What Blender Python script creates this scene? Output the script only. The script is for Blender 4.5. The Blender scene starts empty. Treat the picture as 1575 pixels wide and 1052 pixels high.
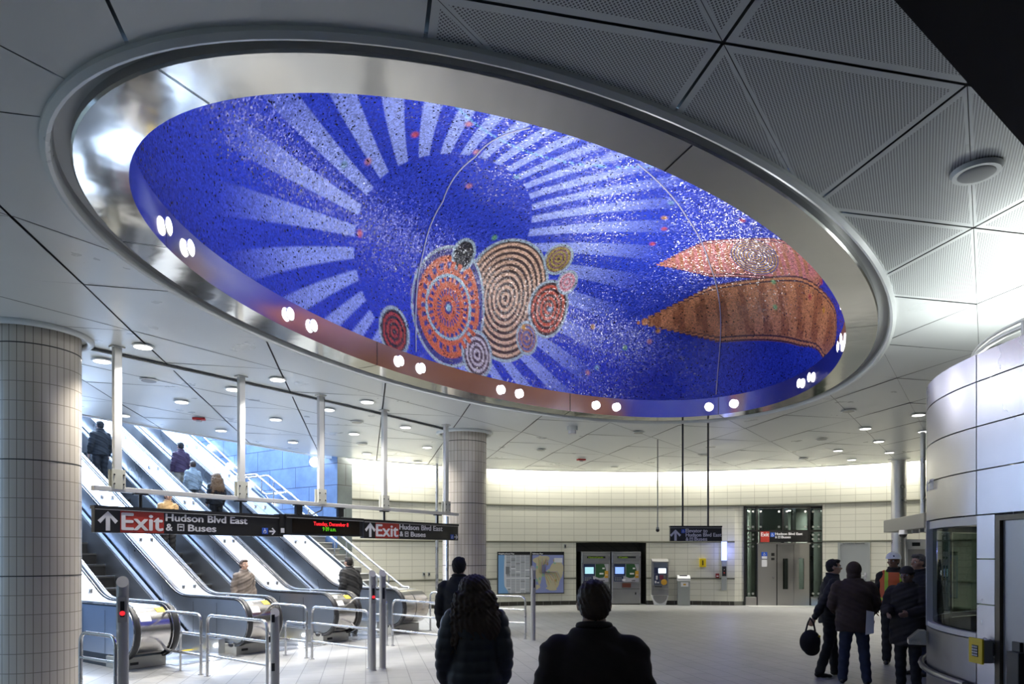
import bpy, bmesh, math, random
import numpy as np
from mathutils import Vector, Matrix
random.seed(7)
PI = math.pi
R = math.radians
scene = bpy.context.scene
COL = scene.collection

# ------------------------------------------------------------------ camera
F = 1050.0; CX = 787.5; HY = 851.0; EYE = 1.75; ZC = 4.5
cam_data = bpy.data.cameras.new('camera')
cam_data.sensor_width = 36.0
cam_data.lens = 24.0
cam_data.shift_y = (HY - 526.0) / 1575.0
cam_data.clip_start = 0.05
cam = bpy.data.objects.new('camera', cam_data)
COL.objects.link(cam)
cam.location = (0, 0, EYE)
cam.rotation_euler = (PI / 2, 0, 0)
scene.camera = cam

# ------------------------------------------------------------------ view + world
scene.view_settings.view_transform = 'Standard'
scene.view_settings.look = 'None'
scene.view_settings.gamma = 1.0
scene.view_settings.use_curve_mapping = False
scene.view_settings.exposure = 0.0
world = bpy.data.worlds.new('daylight')
scene.world = world
world.use_nodes = True
bg = world.node_tree.nodes['Background']
bg.inputs[0].default_value = (0.46, 0.68, 1.0, 1)
bg.inputs[1].default_value = 3.6


def add_light(name, kind, loc, energy, color=(1, 1, 1), target=None, **kw):
    ld = bpy.data.lights.new(name, kind)
    ld.energy = energy
    ld.color = color
    for k, v in kw.items():
        setattr(ld, k, v)
    o = bpy.data.objects.new(name, ld)
    COL.objects.link(o)
    o.location = loc
    if target is not None:
        d = Vector(target) - Vector(loc)
        o.rotation_euler = d.to_track_quat('-Z', 'Y').to_euler()
    return o


# directions of the hall: W runs along the escalator fronts, V up the escalators
WA = R(55.2)
W = Vector((math.cos(WA), math.sin(WA), 0))
V = Vector((-math.sin(WA), math.cos(WA), 0))
OE = Vector((-4.44, 11.52, 0))


def T(u, v, z=0.0):
    return OE + W * u + V * v + Vector((0, 0, z))


# daylight coming down the escalator shaft
add_light('skylight_glow', 'AREA', T(3.2, 13.5, 12.0), 8300, (0.58, 0.74, 1.0), T(2.6, 3.0, 1.0),
          shape='RECTANGLE', size=9, size_y=7)

# ------------------------------------------------------------------ helpers


def G(px, py, z=0.0):
    """point of the horizontal plane at height z seen at a given place of the photo"""
    Y = F * (z - EYE) / (HY - py)
    return Vector(((px - CX) * Y / F, Y, z))


def D(px, Y, z=0.0):
    return Vector(((px - CX) * Y / F, Y, z))


def ZY(py, Y):
    return EYE + (HY - py) * Y / F


MATS = {}


def mat(name, color=(0.5, 0.5, 0.5), rough=0.5, metal=0.0, emit=None, estr=1.0, spec=None, alpha=None,
        trans=0.0, ior=None, coat=0.0):
    if name in MATS:
        return MATS[name]
    m = bpy.data.materials.new(name)
    m.use_nodes = True
    b = m.node_tree.nodes['Principled BSDF']
    b.inputs['Base Color'].default_value = (*color, 1)
    b.inputs['Roughness'].default_value = rough
    b.inputs['Metallic'].default_value = metal
    if spec is not None:
        b.inputs['Specular IOR Level'].default_value = spec
    if emit:
        b.inputs['Emission Color'].default_value = (*emit, 1)
        b.inputs['Emission Strength'].default_value = estr
        try:
            m.cycles.emission_sampling = 'NONE'
        except Exception:
            pass
    if trans:
        b.inputs['Transmission Weight'].default_value = trans
    if ior:
        b.inputs['IOR'].default_value = ior
    if alpha is not None:
        b.inputs['Alpha'].default_value = alpha
    if coat:
        b.inputs['Coat Weight'].default_value = coat
    MATS[name] = m
    return m


def nd(m, kind, **kw):
    n = m.node_tree.nodes.new(kind)
    for k, v in kw.items():
        setattr(n, k, v)
    return n


def lk(m, a, b):
    m.node_tree.links.new(a, b)


def bsdf(m):
    return m.node_tree.nodes['Principled BSDF']


def noise_variation(m, color, amt=0.12, scale=3.0, rough=None, ramt=0.1, stretch=None, bump=0.0):
    """a gentle cloudy variation of the base colour and the gloss"""
    tc = nd(m, 'ShaderNodeTexCoord')
    mp = nd(m, 'ShaderNodeMapping')
    if stretch:
        mp.inputs['Scale'].default_value = stretch
    lk(m, tc.outputs['Object'], mp.inputs['Vector'])
    nz = nd(m, 'ShaderNodeTexNoise')
    nz.inputs['Scale'].default_value = scale
    nz.inputs['Detail'].default_value = 4
    lk(m, mp.outputs['Vector'], nz.inputs['Vector'])
    mr = nd(m, 'ShaderNodeMapRange')
    mr.inputs['From Min'].default_value = 0.3
    mr.inputs['From Max'].default_value = 0.7
    mr.inputs['To Min'].default_value = 1 - amt
    mr.inputs['To Max'].default_value = 1 + amt
    lk(m, nz.outputs['Fac'], mr.inputs['Value'])
    vm = nd(m, 'ShaderNodeVectorMath', operation='SCALE')
    vm.inputs[0].default_value = color
    lk(m, mr.outputs['Result'], vm.inputs['Scale'])
    lk(m, vm.outputs['Vector'], bsdf(m).inputs['Base Color'])
    if rough is not None:
        m2 = nd(m, 'ShaderNodeMapRange')
        m2.inputs['From Min'].default_value = 0.3
        m2.inputs['From Max'].default_value = 0.7
        m2.inputs['To Min'].default_value = max(0.02, rough - ramt)
        m2.inputs['To Max'].default_value = rough + ramt
        lk(m, nz.outputs['Fac'], m2.inputs['Value'])
        lk(m, m2.outputs['Result'], bsdf(m).inputs['Roughness'])
    if bump:
        bp = nd(m, 'ShaderNodeBump')
        bp.inputs['Strength'].default_value = bump
        bp.inputs['Distance'].default_value = 0.02
        lk(m, nz.outputs['Fac'], bp.inputs['Height'])
        lk(m, bp.outputs['Normal'], bsdf(m).inputs['Normal'])
    return m


def steel(name, color=(0.62, 0.62, 0.63), rough=0.28, amt=0.06, scale=2.0, ramt=0.06, stretch=None, bump=0.0):
    m = mat(name, color, rough, 1.0)
    return noise_variation(m, color, amt, scale, rough, ramt, stretch, bump)


M_ceil = noise_variation(mat('white_metal_ceiling', (0.70, 0.73, 0.72), 0.32, 0.0, spec=0.6), (0.70, 0.73, 0.72), 0.02, 1.5, 0.32, 0.05)
M_void = mat('ceiling_void_grey', (0.16, 0.17, 0.17), 0.7)
M_gap = mat('dark_gap', (0.03, 0.03, 0.03), 0.8)
M_black = mat('black_enamel', (0.012, 0.012, 0.013), 0.35)
M_matte_black = mat('matte_black', (0.015, 0.013, 0.012), 0.8)
M_rubber = mat('black_rubber', (0.02, 0.02, 0.022), 0.38)
M_steel = steel('brushed_steel', (0.60, 0.60, 0.61), 0.30)
M_deck = steel('escalator_deck_steel', (0.62, 0.64, 0.67), 0.36, 0.05, 1.2, 0.06)
M_drum = steel('polished_drum_steel', (0.66, 0.63, 0.60), 0.2, 0.05, 1.0, 0.05, (1, 1, 6))
M_panel = steel('balustrade_panel_steel', (0.52, 0.56, 0.62), 0.30, 0.08, 1.0, 0.05)
M_flange = steel('oculus_flange_steel', (0.54, 0.54, 0.52), 0.11, 0.05, 0.6, 0.04, None, 0.6)
M_band = steel('oculus_band_steel', (0.60, 0.57, 0.60), 0.15, 0.05, 0.8, 0.04, None, 0.1)
M_rail = steel('satin_rail_steel', (0.66, 0.66, 0.67), 0.28)
M_post = mat('post_grey_paint', (0.40, 0.39, 0.37), 0.38, 0.15)
M_booth = steel('booth_steel', (0.50, 0.50, 0.55), 0.30, 0.08, 1.2, 0.05)
M_booth_low = steel('booth_lower_steel', (0.30, 0.31, 0.35), 0.32, 0.08, 1.2, 0.05)
M_alu = mat('painted_aluminium', (0.62, 0.62, 0.60), 0.4, 0.3)
M_machine = steel('machine_steel', (0.36, 0.36, 0.36), 0.38)
M_door = steel('elevator_door_steel', (0.42, 0.41, 0.40), 0.36, 0.05, 1.0)
M_grey_paint = mat('grey_paint', (0.30, 0.32, 0.31), 0.45)
M_red = mat('exit_red', (0.42, 0.035, 0.022), 0.5)
M_white = mat('white_vinyl', (0.72, 0.72, 0.74), 0.5)
M_blue = mat('accessible_blue', (0.02, 0.09, 0.5), 0.5)
M_yellow = mat('safety_yellow', (0.75, 0.55, 0.01), 0.4)
M_led_red = mat('red_led', (0.1, 0, 0), 0.5, emit=(1, 0.02, 0.03), estr=1.6)
M_led_green = mat('green_led', (0.0, 0.1, 0), 0.5, emit=(0.12, 0.6, 0.01), estr=0.9)
M_lamp = mat('lit_lamp', (1, 1, 1), 0.5, emit=(1.0, 0.98, 0.94), estr=4.0)
M_lamp_hot = mat('lit_spot_lens', (1, 1, 1), 0.5, emit=(1.0, 1.0, 1.0), estr=9.0)
M_lens_off = mat('unlit_lens', (0.25, 0.25, 0.24), 0.3)
M_glass = mat('clear_glass', (0.85, 0.92, 0.9), 0.02, 0.0, trans=1.0, ior=1.1, spec=0.5)


def obj(name, verts, faces, material=None, parent=None, smooth=False, fm=None):
    me = bpy.data.meshes.new(name)
    me.from_pydata([tuple(v) for v in verts], [], faces)
    if material:
        ml = material if isinstance(material, (list, tuple)) else [material]
        for q in ml:
            me.materials.append(q)
    if fm:
        me.polygons.foreach_set('material_index', fm)
    if smooth:
        me.polygons.foreach_set('use_smooth', [True] * len(me.polygons))
    me.update()
    o = bpy.data.objects.new(name, me)
    COL.objects.link(o)
    if parent:
        o.parent = parent
    return o


def tag(o, label=None, cat=None, group=None, kind=None):
    if label:
        o['label'] = label
    if cat:
        o['category'] = cat
    if group:
        o['group'] = group
    if kind:
        o['kind'] = kind
    return o


def empty(name, loc=(0, 0, 0), rz=0.0, label=None, cat=None, group=None):
    o = bpy.data.objects.new(name, None)
    o.empty_display_size = 0.2
    COL.objects.link(o)
    o.location = loc
    o.rotation_euler = (0, 0, rz)
    return tag(o, label, cat, group)


def copy_tree(o, parent=None):
    c = o.copy()
    COL.objects.link(c)
    c.parent = parent
    for ch in list(o.children):
        copy_tree(ch, c)
    return c


class MB:
    def __init__(s):
        s.v = []
        s.f = []
        s.m = []
        s.sm = []

    def add(s, verts, faces, mi=0, sm=False):
        n = len(s.v)
        s.v += [Vector(v) for v in verts]
        s.f += [tuple(i + n for i in f) for f in faces]
        s.m += [mi] * len(faces)
        s.sm += [sm] * len(faces)
        return s

    def box(s, x0, x1, y0, y1, z0, z1, mi=0, bev=0.0):
        if x1 < x0: x0, x1 = x1, x0
        if y1 < y0: y0, y1 = y1, y0
        if z1 < z0: z0, z1 = z1, z0
        b = min(bev, (x1 - x0) / 2.2, (y1 - y0) / 2.2, (z1 - z0) / 2.2)
        if b <= 0:
            vs = [(x, y, z) for z in (z0, z1) for y in (y0, y1) for x in (x0, x1)]
            fs = [(0, 2, 3, 1), (4, 5, 7, 6), (0, 1, 5, 4), (2, 6, 7, 3), (0, 4, 6, 2), (1, 3, 7, 5)]
            return s.add(vs, fs, mi)
        bm = bmesh.new()
        bmesh.ops.create_cube(bm, size=1)
        for v in bm.verts:
            v.co = Vector(((x0 + x1) / 2 + v.co.x * (x1 - x0), (y0 + y1) / 2 + v.co.y * (y1 - y0), (z0 + z1) / 2 + v.co.z * (z1 - z0)))
        bmesh.ops.bevel(bm, geom=list(bm.edges), offset=b, segments=2, affect='EDGES', profile=0.5)
        s.bm(bm, mi)
        return s

    def bm(s, bm, mi=0, sm=False):
        bm.verts.index_update()
        s.add([v.co.copy() for v in bm.verts], [tuple(v.index for v in f.verts) for f in bm.faces], mi, sm)
        bm.free()
        return s

    def prism(s, poly, a, b, axis='z', mi=0):
        """extrude a 2D polygon along an axis: z -> poly is (x,y); x -> poly is (y,z); y -> poly is (x,z)"""
        n = len(poly)
        def P(p, t):
            return {'z': (p[0], p[1], t), 'x': (t, p[0], p[1]), 'y': (p[0], t, p[1])}[axis]
        vs = [P(p, a) for p in poly] + [P(p, b) for p in poly]
        fs = [tuple(range(n))[::-1], tuple(range(n, 2 * n))] + [(i, (i + 1) % n, (i + 1) % n + n, i + n) for i in range(n)]
        return s.add(vs, fs, mi)

    def tube(s, pts, r, n=10, mi=0, closed=False, cap=True, radii=None):
        pts = [Vector(p) for p in pts]
        L = len(pts)
        rings = []
        up = None
        for i in range(L):
            if closed:
                t = (pts[(i + 1) % L] - pts[i - 1]).normalized()
            else:
                t = (pts[min(i + 1, L - 1)] - pts[max(i - 1, 0)]).normalized()
            if up is None:
                up = Vector((0, 0, 1)) if abs(t.z) < 0.9 else Vector((1, 0, 0))
            a = up.cross(t)
            if a.length < 1e-6:
                a = Vector((1, 0, 0)).cross(t)
            a.normalize()
            b = t.cross(a).normalized()
            up = b
            rr = radii[i] if radii else r
            rings.append([pts[i] + a * (rr * math.cos(2 * PI * k / n)) + b * (rr * math.sin(2 * PI * k / n)) for k in range(n)])
        vs = [v for q in rings for v in q]
        fs = []
        for i in range(L if closed else L - 1):
            j = (i + 1) % L
            for k in range(n):
                fs.append((i * n + k, i * n + (k + 1) % n, j * n + (k + 1) % n, j * n + k))
        s.add(vs, fs, mi, True)
        if cap and not closed:
            s.add(rings[0], [tuple(range(n))[::-1]], mi)
            s.add(rings[-1], [tuple(range(n))], mi)
        return s

    def disc(s, c, r, z0, z1, n=24, mi=0, r2=None):
        r2 = r if r2 is None else r2
        vs = [(c[0] + r * math.cos(2 * PI * k / n), c[1] + r * math.sin(2 * PI * k / n), z0) for k in range(n)]
        vs += [(c[0] + r2 * math.cos(2 * PI * k / n), c[1] + r2 * math.sin(2 * PI * k / n), z1) for k in range(n)]
        s.add(vs, [(k, (k + 1) % n, (k + 1) % n + n, k + n) for k in range(n)], mi, True)
        s.add(vs, [tuple(range(n))[::-1], tuple(range(n, 2 * n))], mi)
        return s

    def ball(s, c, r, n=12, mi=0, sc=(1, 1, 1)):
        bm = bmesh.new()
        bmesh.ops.create_uvsphere(bm, u_segments=n, v_segments=max(6, n * 2 // 3), radius=r)
        for v in bm.verts:
            v.co = Vector((v.co.x * sc[0] + c[0], v.co.y * sc[1] + c[1], v.co.z * sc[2] + c[2]))
        return s.bm(bm, mi, True)

    def xf(s, M):
        s.v = [M @ v for v in s.v]
        return s

    def build(s, name, material, parent=None):
        o = obj(name, s.v, s.f, material, parent, False, s.m)
        o.data.polygons.foreach_set('use_smooth', s.sm)
        return o


def arcpts(c, r, a0, a1, n, plane='xz', other=0.0):
    out = []
    for i in range(n + 1):
        a = a0 + (a1 - a0) * i / n
        p, q = c[0] + r * math.cos(a), c[1] + r * math.sin(a)
        out.append({'xz': (p, other, q), 'yz': (other, p, q), 'xy': (p, q, other)}[plane])
    return out


def rounded(pts, r, n=5):
    """polyline with rounded corners"""
    pts = [Vector(p) for p in pts]
    out = [pts[0]]
    for i in range(1, len(pts) - 1):
        a = (pts[i - 1] - pts[i]); b = (pts[i + 1] - pts[i])
        rr = min(r, a.length * 0.49, b.length * 0.49)
        p0 = pts[i] + a.normalized() * rr
        p1 = pts[i] + b.normalized() * rr
        for k in range(n + 1):
            t = k / n
            out.append(p0 * (1 - t) ** 2 + pts[i] * 2 * t * (1 - t) + p1 * t * t)
    out.append(pts[-1])
    return out


def text_mesh(s, size, material, parent, x=0.0, z=0.0, y=0.0, width=None, height=None, bold=0.0, align='LEFT', name='lettering', squeeze=None):
    """letters standing on the local plane y = const, reading from the -y side"""
    cu = bpy.data.curves.new('letters', 'FONT')
    cu.body = s
    cu.size = size
    cu.extrude = 0.0015
    cu.align_x = align
    tmp = bpy.data.objects.new('letters', cu)
    COL.objects.link(tmp)
    bpy.context.view_layer.update()
    dg = bpy.context.evaluated_depsgraph_get()
    me = bpy.data.meshes.new_from_object(tmp.evaluated_get(dg))
    bpy.data.objects.remove(tmp)
    xs = [v.co.x for v in me.vertices]; ys = [v.co.y for v in me.vertices]
    sx = sy = 1.0
    if width and xs:
        sx = width / (max(xs) - min(xs))
    if height and ys:
        sy = height / (max(ys) - min(ys))
    x0 = min(xs) if align == 'LEFT' else 0
    for v in me.vertices:
        v.co = Vector(((v.co.x - x0) * sx + x, y - v.co.z, v.co.y * sy + z))
    if bold:                                            # heavier strokes: the outline doubled a hair to each side
        t_ = bold * sx * 0.9
        V0 = [v.co.copy() for v in me.vertices]; F0 = [tuple(p.vertices) for p in me.polygons]; n0 = len(V0)
        VV, FF = [], []
        for q, (ax, az) in enumerate(((-t_, 0), (t_, 0), (0, t_ * .6), (0, -t_ * .6))):
            VV += [c + Vector((ax, -.00015 * q, az)) for c in V0]
            FF += [tuple(i + n0 * q for i in f) for f in F0]
        me = bpy.data.meshes.new(name)
        me.from_pydata([tuple(c) for c in VV], [], FF)
    me.materials.clear()
    me.materials.append(material)
    o = bpy.data.objects.new(name, me)
    COL.objects.link(o)
    o.parent = parent
    return o


def arrow_mb(mb, cx, cz, h, y0, y1, mi=0, ang=0.0):
    """an upward arrow with a stem, rotated by ang"""
    w = h * 0.5; s = h * 0.105; t = h * 0.15
    P = [(-s, -h / 2), (s, -h / 2), (s, h * 0.18), (w * 0.72, h * 0.18 - w * 0.72 + s * 0.4), (w * 0.98, h * 0.18 - w * 0.72 + s * 0.4 + t),
         (0, h / 2), (-w * 0.98, h * 0.18 - w * 0.72 + s * 0.4 + t), (-w * 0.72, h * 0.18 - w * 0.72 + s * 0.4), (-s, h * 0.18)]
    c, q = math.cos(ang), math.sin(ang)
    P = [(cx + c * x - q * z, cz + q * x + c * z) for x, z in P]
    mb.prism(P, y0, y1, 'y', mi)


def wheelchair_mb(mb, cx, cz, h, y0, y1, mi=0):
    k = h / 10.0
    def pt(x, z): return (cx + x * k, (y0 + y1) / 2, cz + z * k)
    mb.disc((0, 0), 0.1, 0, 0) if False else None
    bm = MB()
    n = 12
    ring = [(cx + (-0.6 + 2.5 * math.cos(a)) * k, (y0 + y1) / 2, cz + (-1.6 + 2.5 * math.sin(a)) * k) for a in [R(110) + R(250) * i / n for i in range(n + 1)]]
    mb.tube(ring, 0.4 * k, 6, mi)
    mb.tube([pt(-0.9, 2.6), pt(-0.6, 0.2), pt(1.6, 0.0), pt(2.6, -2.8)], 0.5 * k, 6, mi)
    mb.tube([pt(-0.8, 1.5), pt(1.4, 1.5)], 0.4 * k, 6, mi)
    mb.ball(pt(-0.9, 3.7), 0.8 * k, 8, mi)


def bus_mb(mb, cx, cz, h, y0, y1, mi_w=0, mi_b=1):
    """bus symbol: light square with a dark bus front"""
    a = h / 2
    mb.box(cx - a, cx + a, y0, y1, cz - a, cz + a, mi_w)
    yb = y0 - 0.001
    mb.box(cx - a * .7, cx + a * .7, yb, y0, cz - a * .55, cz + a * .75, mi_b)
    mb.box(cx - a * .5, cx + a * .5, yb - .001, yb, cz - a * .05, cz + a * .4, mi_w)
    mb.box(cx - a * .6, cx - a * .3, yb, y0, cz - a * .85, cz - a * .55, mi_b)
    mb.box(cx + a * .3, cx + a * .6, yb, y0, cz - a * .85, cz - a * .55, mi_b)


# ------------------------------------------------------------------ tiled materials
def tile_material(name, tw, th, color, grout, off=0.0, gw=0.008, rough=0.25, var=0.05, bands=(), coords='UV', rot=0.0, zoff=0.0,
                  xoff=0.0, speckle=0.0, bump=0.15):
    m = mat(name, color, rough, 0.0, spec=0.5)
    tc = nd(m, 'ShaderNodeTexCoord')
    mp = nd(m, 'ShaderNodeMapping')
    mp.inputs['Rotation'].default_value = (0, 0, rot)
    mp.inputs['Location'].default_value = (xoff, zoff, 0)
    lk(m, tc.outputs[coords], mp.inputs['Vector'])
    br = nd(m, 'ShaderNodeTexBrick')
    br.offset = off
    br.squash = 1.0
    br.inputs['Scale'].default_value = 1.0
    br.inputs['Brick Width'].default_value = tw
    br.inputs['Row Height'].default_value = th
    br.inputs['Mortar Size'].default_value = gw
    br.inputs['Mortar Smooth'].default_value = 0.1
    br.inputs['Bias'].default_value = 0.0
    br.inputs['Color1'].default_value = (*[c * (1 - var) for c in color], 1)
    br.inputs['Color2'].default_value = (*[min(1, c * (1 + var)) for c in color], 1)
    br.inputs['Mortar'].default_value = (*grout, 1)
    lk(m, mp.outputs['Vector'], br.inputs['Vector'])
    last = br.outputs['Color']
    if speckle:
        nz = nd(m, 'ShaderNodeTexNoise')
        nz.inputs['Scale'].default_value = 1.3
        nz.inputs['Detail'].default_value = 8
        nz.inputs['Roughness'].default_value = 0.7
        lk(m, tc.outputs['Object'], nz.inputs['Vector'])
        mr = nd(m, 'ShaderNodeMapRange')
        mr.inputs['From Min'].default_value = 0.3
        mr.inputs['From Max'].default_value = 0.7
        mr.inputs['To Min'].default_value = 1 - speckle
        mr.inputs['To Max'].default_value = 1 + speckle
        lk(m, nz.outputs['Fac'], mr.inputs['Value'])
        vm = nd(m, 'ShaderNodeVectorMath', operation='SCALE')
        lk(m, last, vm.inputs[0])
        lk(m, mr.outputs['Result'], vm.inputs['Scale'])
        last = vm.outputs['Vector']
    lk(m, last, bsdf(m).inputs['Base Color'])
    bp = nd(m, 'ShaderNodeBump')
    bp.inputs['Strength'].default_value = bump
    bp.inputs['Distance'].default_value = 0.004
    bp.invert = True
    lk(m, br.outputs['Fac'], bp.inputs['Height'])
    lk(m, bp.outputs['Normal'], bsdf(m).inputs['Normal'])
    return m


M_wall = tile_material('cream_wall_tile', 0.43, 0.2042, (0.62, 0.61, 0.52), (0.38, 0.37, 0.30), 0.0, 0.007, 0.3, 0.02, zoff=0.085)
M_column = tile_material('taupe_column_tile', 2 * PI * 0.5 / 38, 0.2317, (0.54, 0.49, 0.42), (0.25, 0.22, 0.18), 0.0, 0.0045, 0.24, 0.035, zoff=0.1415)
M_floor = tile_material('grey_floor_tile', 0.61, 0.305, (0.33, 0.33, 0.325), (0.15, 0.15, 0.15), 0.5, 0.006, 0.42, 0.045,
                        coords='Object', rot=-R(12.1) + PI / 2, speckle=0.10, bump=0.1)
M_granite = tile_material('blue_grey_granite', 1.25, 0.62, (0.13, 0.20, 0.34), (0.04, 0.06, 0.12), 0.5, 0.012, 0.4, 0.07, speckle=0.25)
M_dark_granite = tile_material('dark_granite', 0.62, 0.62, (0.10, 0.12, 0.12), (0.03, 0.03, 0.03), 0.5, 0.01, 0.4, 0.07, speckle=0.25)
M_base_tile = tile_material('black_base_tile', 0.3, 0.5, (0.03, 0.028, 0.022), (0.16, 0.16, 0.14), 0.0, 0.006, 0.2, 0.05, zoff=0.2)


def uv_from(o, fn):
    me = o.data
    uv = me.uv_layers.new(name='UVMap')
    for p in me.polygons:
        for li in p.loop_indices:
            uv.data[li].uv = fn(me.vertices[me.loops[li].vertex_index].co, p)


# ------------------------------------------------------------------ hall: floor
fl = obj('floor', [(-26, -8, 0), (24, -8, 0), (24, 34, 0), (-26, 34, 0)], [(0, 1, 2, 3)], M_floor)
tag(fl, kind='structure')

# ------------------------------------------------------------------ the round tiled wall
RC = Vector((4.0, 9.85, 0)); RR = 13.45


def wall_angle(px):
    """angle (about the room centre) where the far wall stands behind a place of the photo"""
    r = (px - CX) / F
    A = 1 + r * r; B = -2 * (r * RC.x + RC.y); Cq = RC.x ** 2 + RC.y ** 2 - RR * RR
    Y = (-B + math.sqrt(B * B - 4 * A * Cq)) / (2 * A)
    return math.atan2(Y - RC.y, r * Y - RC.x)


def wall_pt(a, z=0.0, rad=RR):
    return Vector((RC.x + rad * math.cos(a), RC.y + rad * math.sin(a), z))


def arc_wall(name, spans, material, rad=RR, parent=None, kind='structure', uvz=0.0):
    vs, fs = [], []
    for a0, a1, z0, z1 in spans:
        n = max(2, int(abs(a1 - a0) * rad / 0.25))
        b = len(vs)
        for i in range(n + 1):
            a = a0 + (a1 - a0) * i / n
            vs.append(wall_pt(a, z0, rad)); vs.append(wall_pt(a, z1, rad))
        for i in range(n):
            fs.append((b + 2 * i, b + 2 * i + 1, b + 2 * i + 3, b + 2 * i + 2))
    o = obj(name, vs, fs, material, parent, True)
    uv_from(o, lambda co, p: (-math.atan2(co.y - RC.y, co.x - RC.x) * RR + 100, co.z))
    if kind:
        tag(o, kind=kind)
    return o


aL = wall_angle(524)
aR = math.atan2(-0.9, 1.0)
nA0, nA1 = wall_angle(886), wall_angle(994)          # ticket machine niche
eA0, eA1 = wall_angle(1130), wall_angle(1265)        # elevator opening
ZT = 4.95
arc_wall('wall_back', [(aL, nA0, 0.14, ZT), (nA0, nA1, 2.13, ZT), (nA1, eA0, 0.14, ZT), (eA0, eA1, 3.33, ZT), (eA1, aR, 0.14, ZT)], M_wall)
# trims (raised stainless lines and the black base)
for i, z in enumerate((0.90, 2.13, 3.345)):
    sp = [(aL, nA0), (nA1, eA0), (eA1, aR)] if z < 2 else ([(aL, eA0), (eA1, aR)] if z < 3 else [(aL, aR)])
    vs, fs = [], []
    for a0, a1 in sp:
        n = int(abs(a1 - a0) * RR / 0.25) + 2
        b = len(vs)
        for k in range(n + 1):
            a = a0 + (a1 - a0) * k / n
            for (rr, zz) in ((RR, z - 0.022), (RR - 0.02, z - 0.022), (RR - 0.02, z + 0.022), (RR, z + 0.022)):
                vs.append(wall_pt(a, zz, rr))
        for k in range(n):
            for q in range(3):
                fs.append((b + 4 * k + q, b + 4 * k + q + 1, b + 4 * k + 5 + q, b + 4 * k + 4 + q))
    o = obj('trim_%d' % (i + 1), vs, fs, mat('olive_grey_trim', (0.16, 0.16, 0.12), 0.4, 0.5))
    tag(o, kind='structure')
arc_wall('baseboard_back', [(aL, nA0, 0.0, 0.14), (nA1, eA0, 0.0, 0.14), (eA1, aR, 0.0, 0.14)], M_base_tile)
# near part of the drum wall (behind and beside the viewpoint)
arc_wall('wall_front', [(aR, -PI + 0.35, 0.0, ZT)], M_wall)


def chord_frame(pa, pb, name, label=None, cat=None, group=None, inset=0.0, z=0.0):
    """empty standing at the far wall between two places of the photo; local x runs right, -y faces the room"""
    A = wall_pt(wall_angle(pa)); B = wall_pt(wall_angle(pb))
    mid = (A + B) / 2
    d = (B - A); rz = math.atan2(d.y, d.x)
    nrm = Vector((d.y, -d.x, 0)).normalized()      # towards the room
    e = empty(name, mid + nrm * inset + Vector((0, 0, z)), rz, label, cat, group)
    return e, d.length


def box_list(name, mats, parent, items, bev=0.0):
    mb = MB()
    for it in items:
        x0, x1, y0, y1, z0, z1 = it[:6]
        mb.box(x0, x1, y0, y1, z0, z1, it[6] if len(it) > 6 else 0, bev)
    return mb.build(name, mats, parent)


# niche for the ticket machines
A, B = wall_pt(nA0), wall_pt(nA1)
nin = Vector(((B - A).y, -(B - A).x, 0)).normalized()
mbn = MB()
dN = 0.9
Ab, Bb = A - nin * dN, B - nin * dN
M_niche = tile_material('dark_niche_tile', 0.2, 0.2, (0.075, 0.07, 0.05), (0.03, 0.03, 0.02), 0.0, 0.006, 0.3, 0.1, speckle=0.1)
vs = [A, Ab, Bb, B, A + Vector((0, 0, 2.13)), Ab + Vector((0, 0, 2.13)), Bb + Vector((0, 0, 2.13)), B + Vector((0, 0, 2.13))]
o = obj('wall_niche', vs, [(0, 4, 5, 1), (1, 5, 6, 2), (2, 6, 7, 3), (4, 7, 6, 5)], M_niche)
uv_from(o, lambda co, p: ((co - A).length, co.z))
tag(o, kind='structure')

# ------------------------------------------------------------------ ceiling
E1 = Vector((math.cos(R(12.1)), math.sin(R(12.1)), 0)); E2 = Vector((-E1.y, E1.x, 0))
S1, S2 = 1.57, 1.465
NA = Vector((1.137, 3.678, 0))
OC = Vector((0.93, 8.93, 0)); OA, OB, OAN = 5.56, 3.00, R(54.8)
oca, osa = math.cos(OAN), math.sin(OAN)


def ell(th, da=0.0, z=0.0, k=1.0):
    x, y = (OA + da) * k * math.cos(th), (OB + da) * k * math.sin(th)
    return Vector((OC.x + oca * x - osa * y, OC.y + osa * x + oca * y, z))


def clip(poly, nrm, dist):
    """keep the part of a flat polygon with p.nrm <= dist"""
    out = []
    n = len(poly)
    for i in range(n):
        a, b = poly[i], poly[(i + 1) % n]
        da, db = a.dot(nrm) - dist, b.dot(nrm) - dist
        if da <= 0:
            out.append(a)
        if (da < 0 < db) or (db < 0 < da):
            t = da / (da - db)
            out.append(a + (b - a) * t)
    return out


LA = Vector((-8.51, 13.5, 0)); LB = Vector((-4.93, 20.2, 0))
Ldir = (LB - LA).normalized(); Lout = Vector((-Ldir.y, Ldir.x, 0))     # towards the shaft
NSEC = 72
CUT = 0.50
hole = [ell(2 * PI * i / NSEC, CUT) for i in range(NSEC)]
hc = Vector((OC.x, OC.y, 0))
RCE = 13.12
ring_planes = []
for i in range(60):
    a = 2 * PI * i / 60
    nn = Vector((math.cos(a), math.sin(a), 0))
    ring_planes.append((nn, RC.dot(nn) + RCE))


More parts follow.
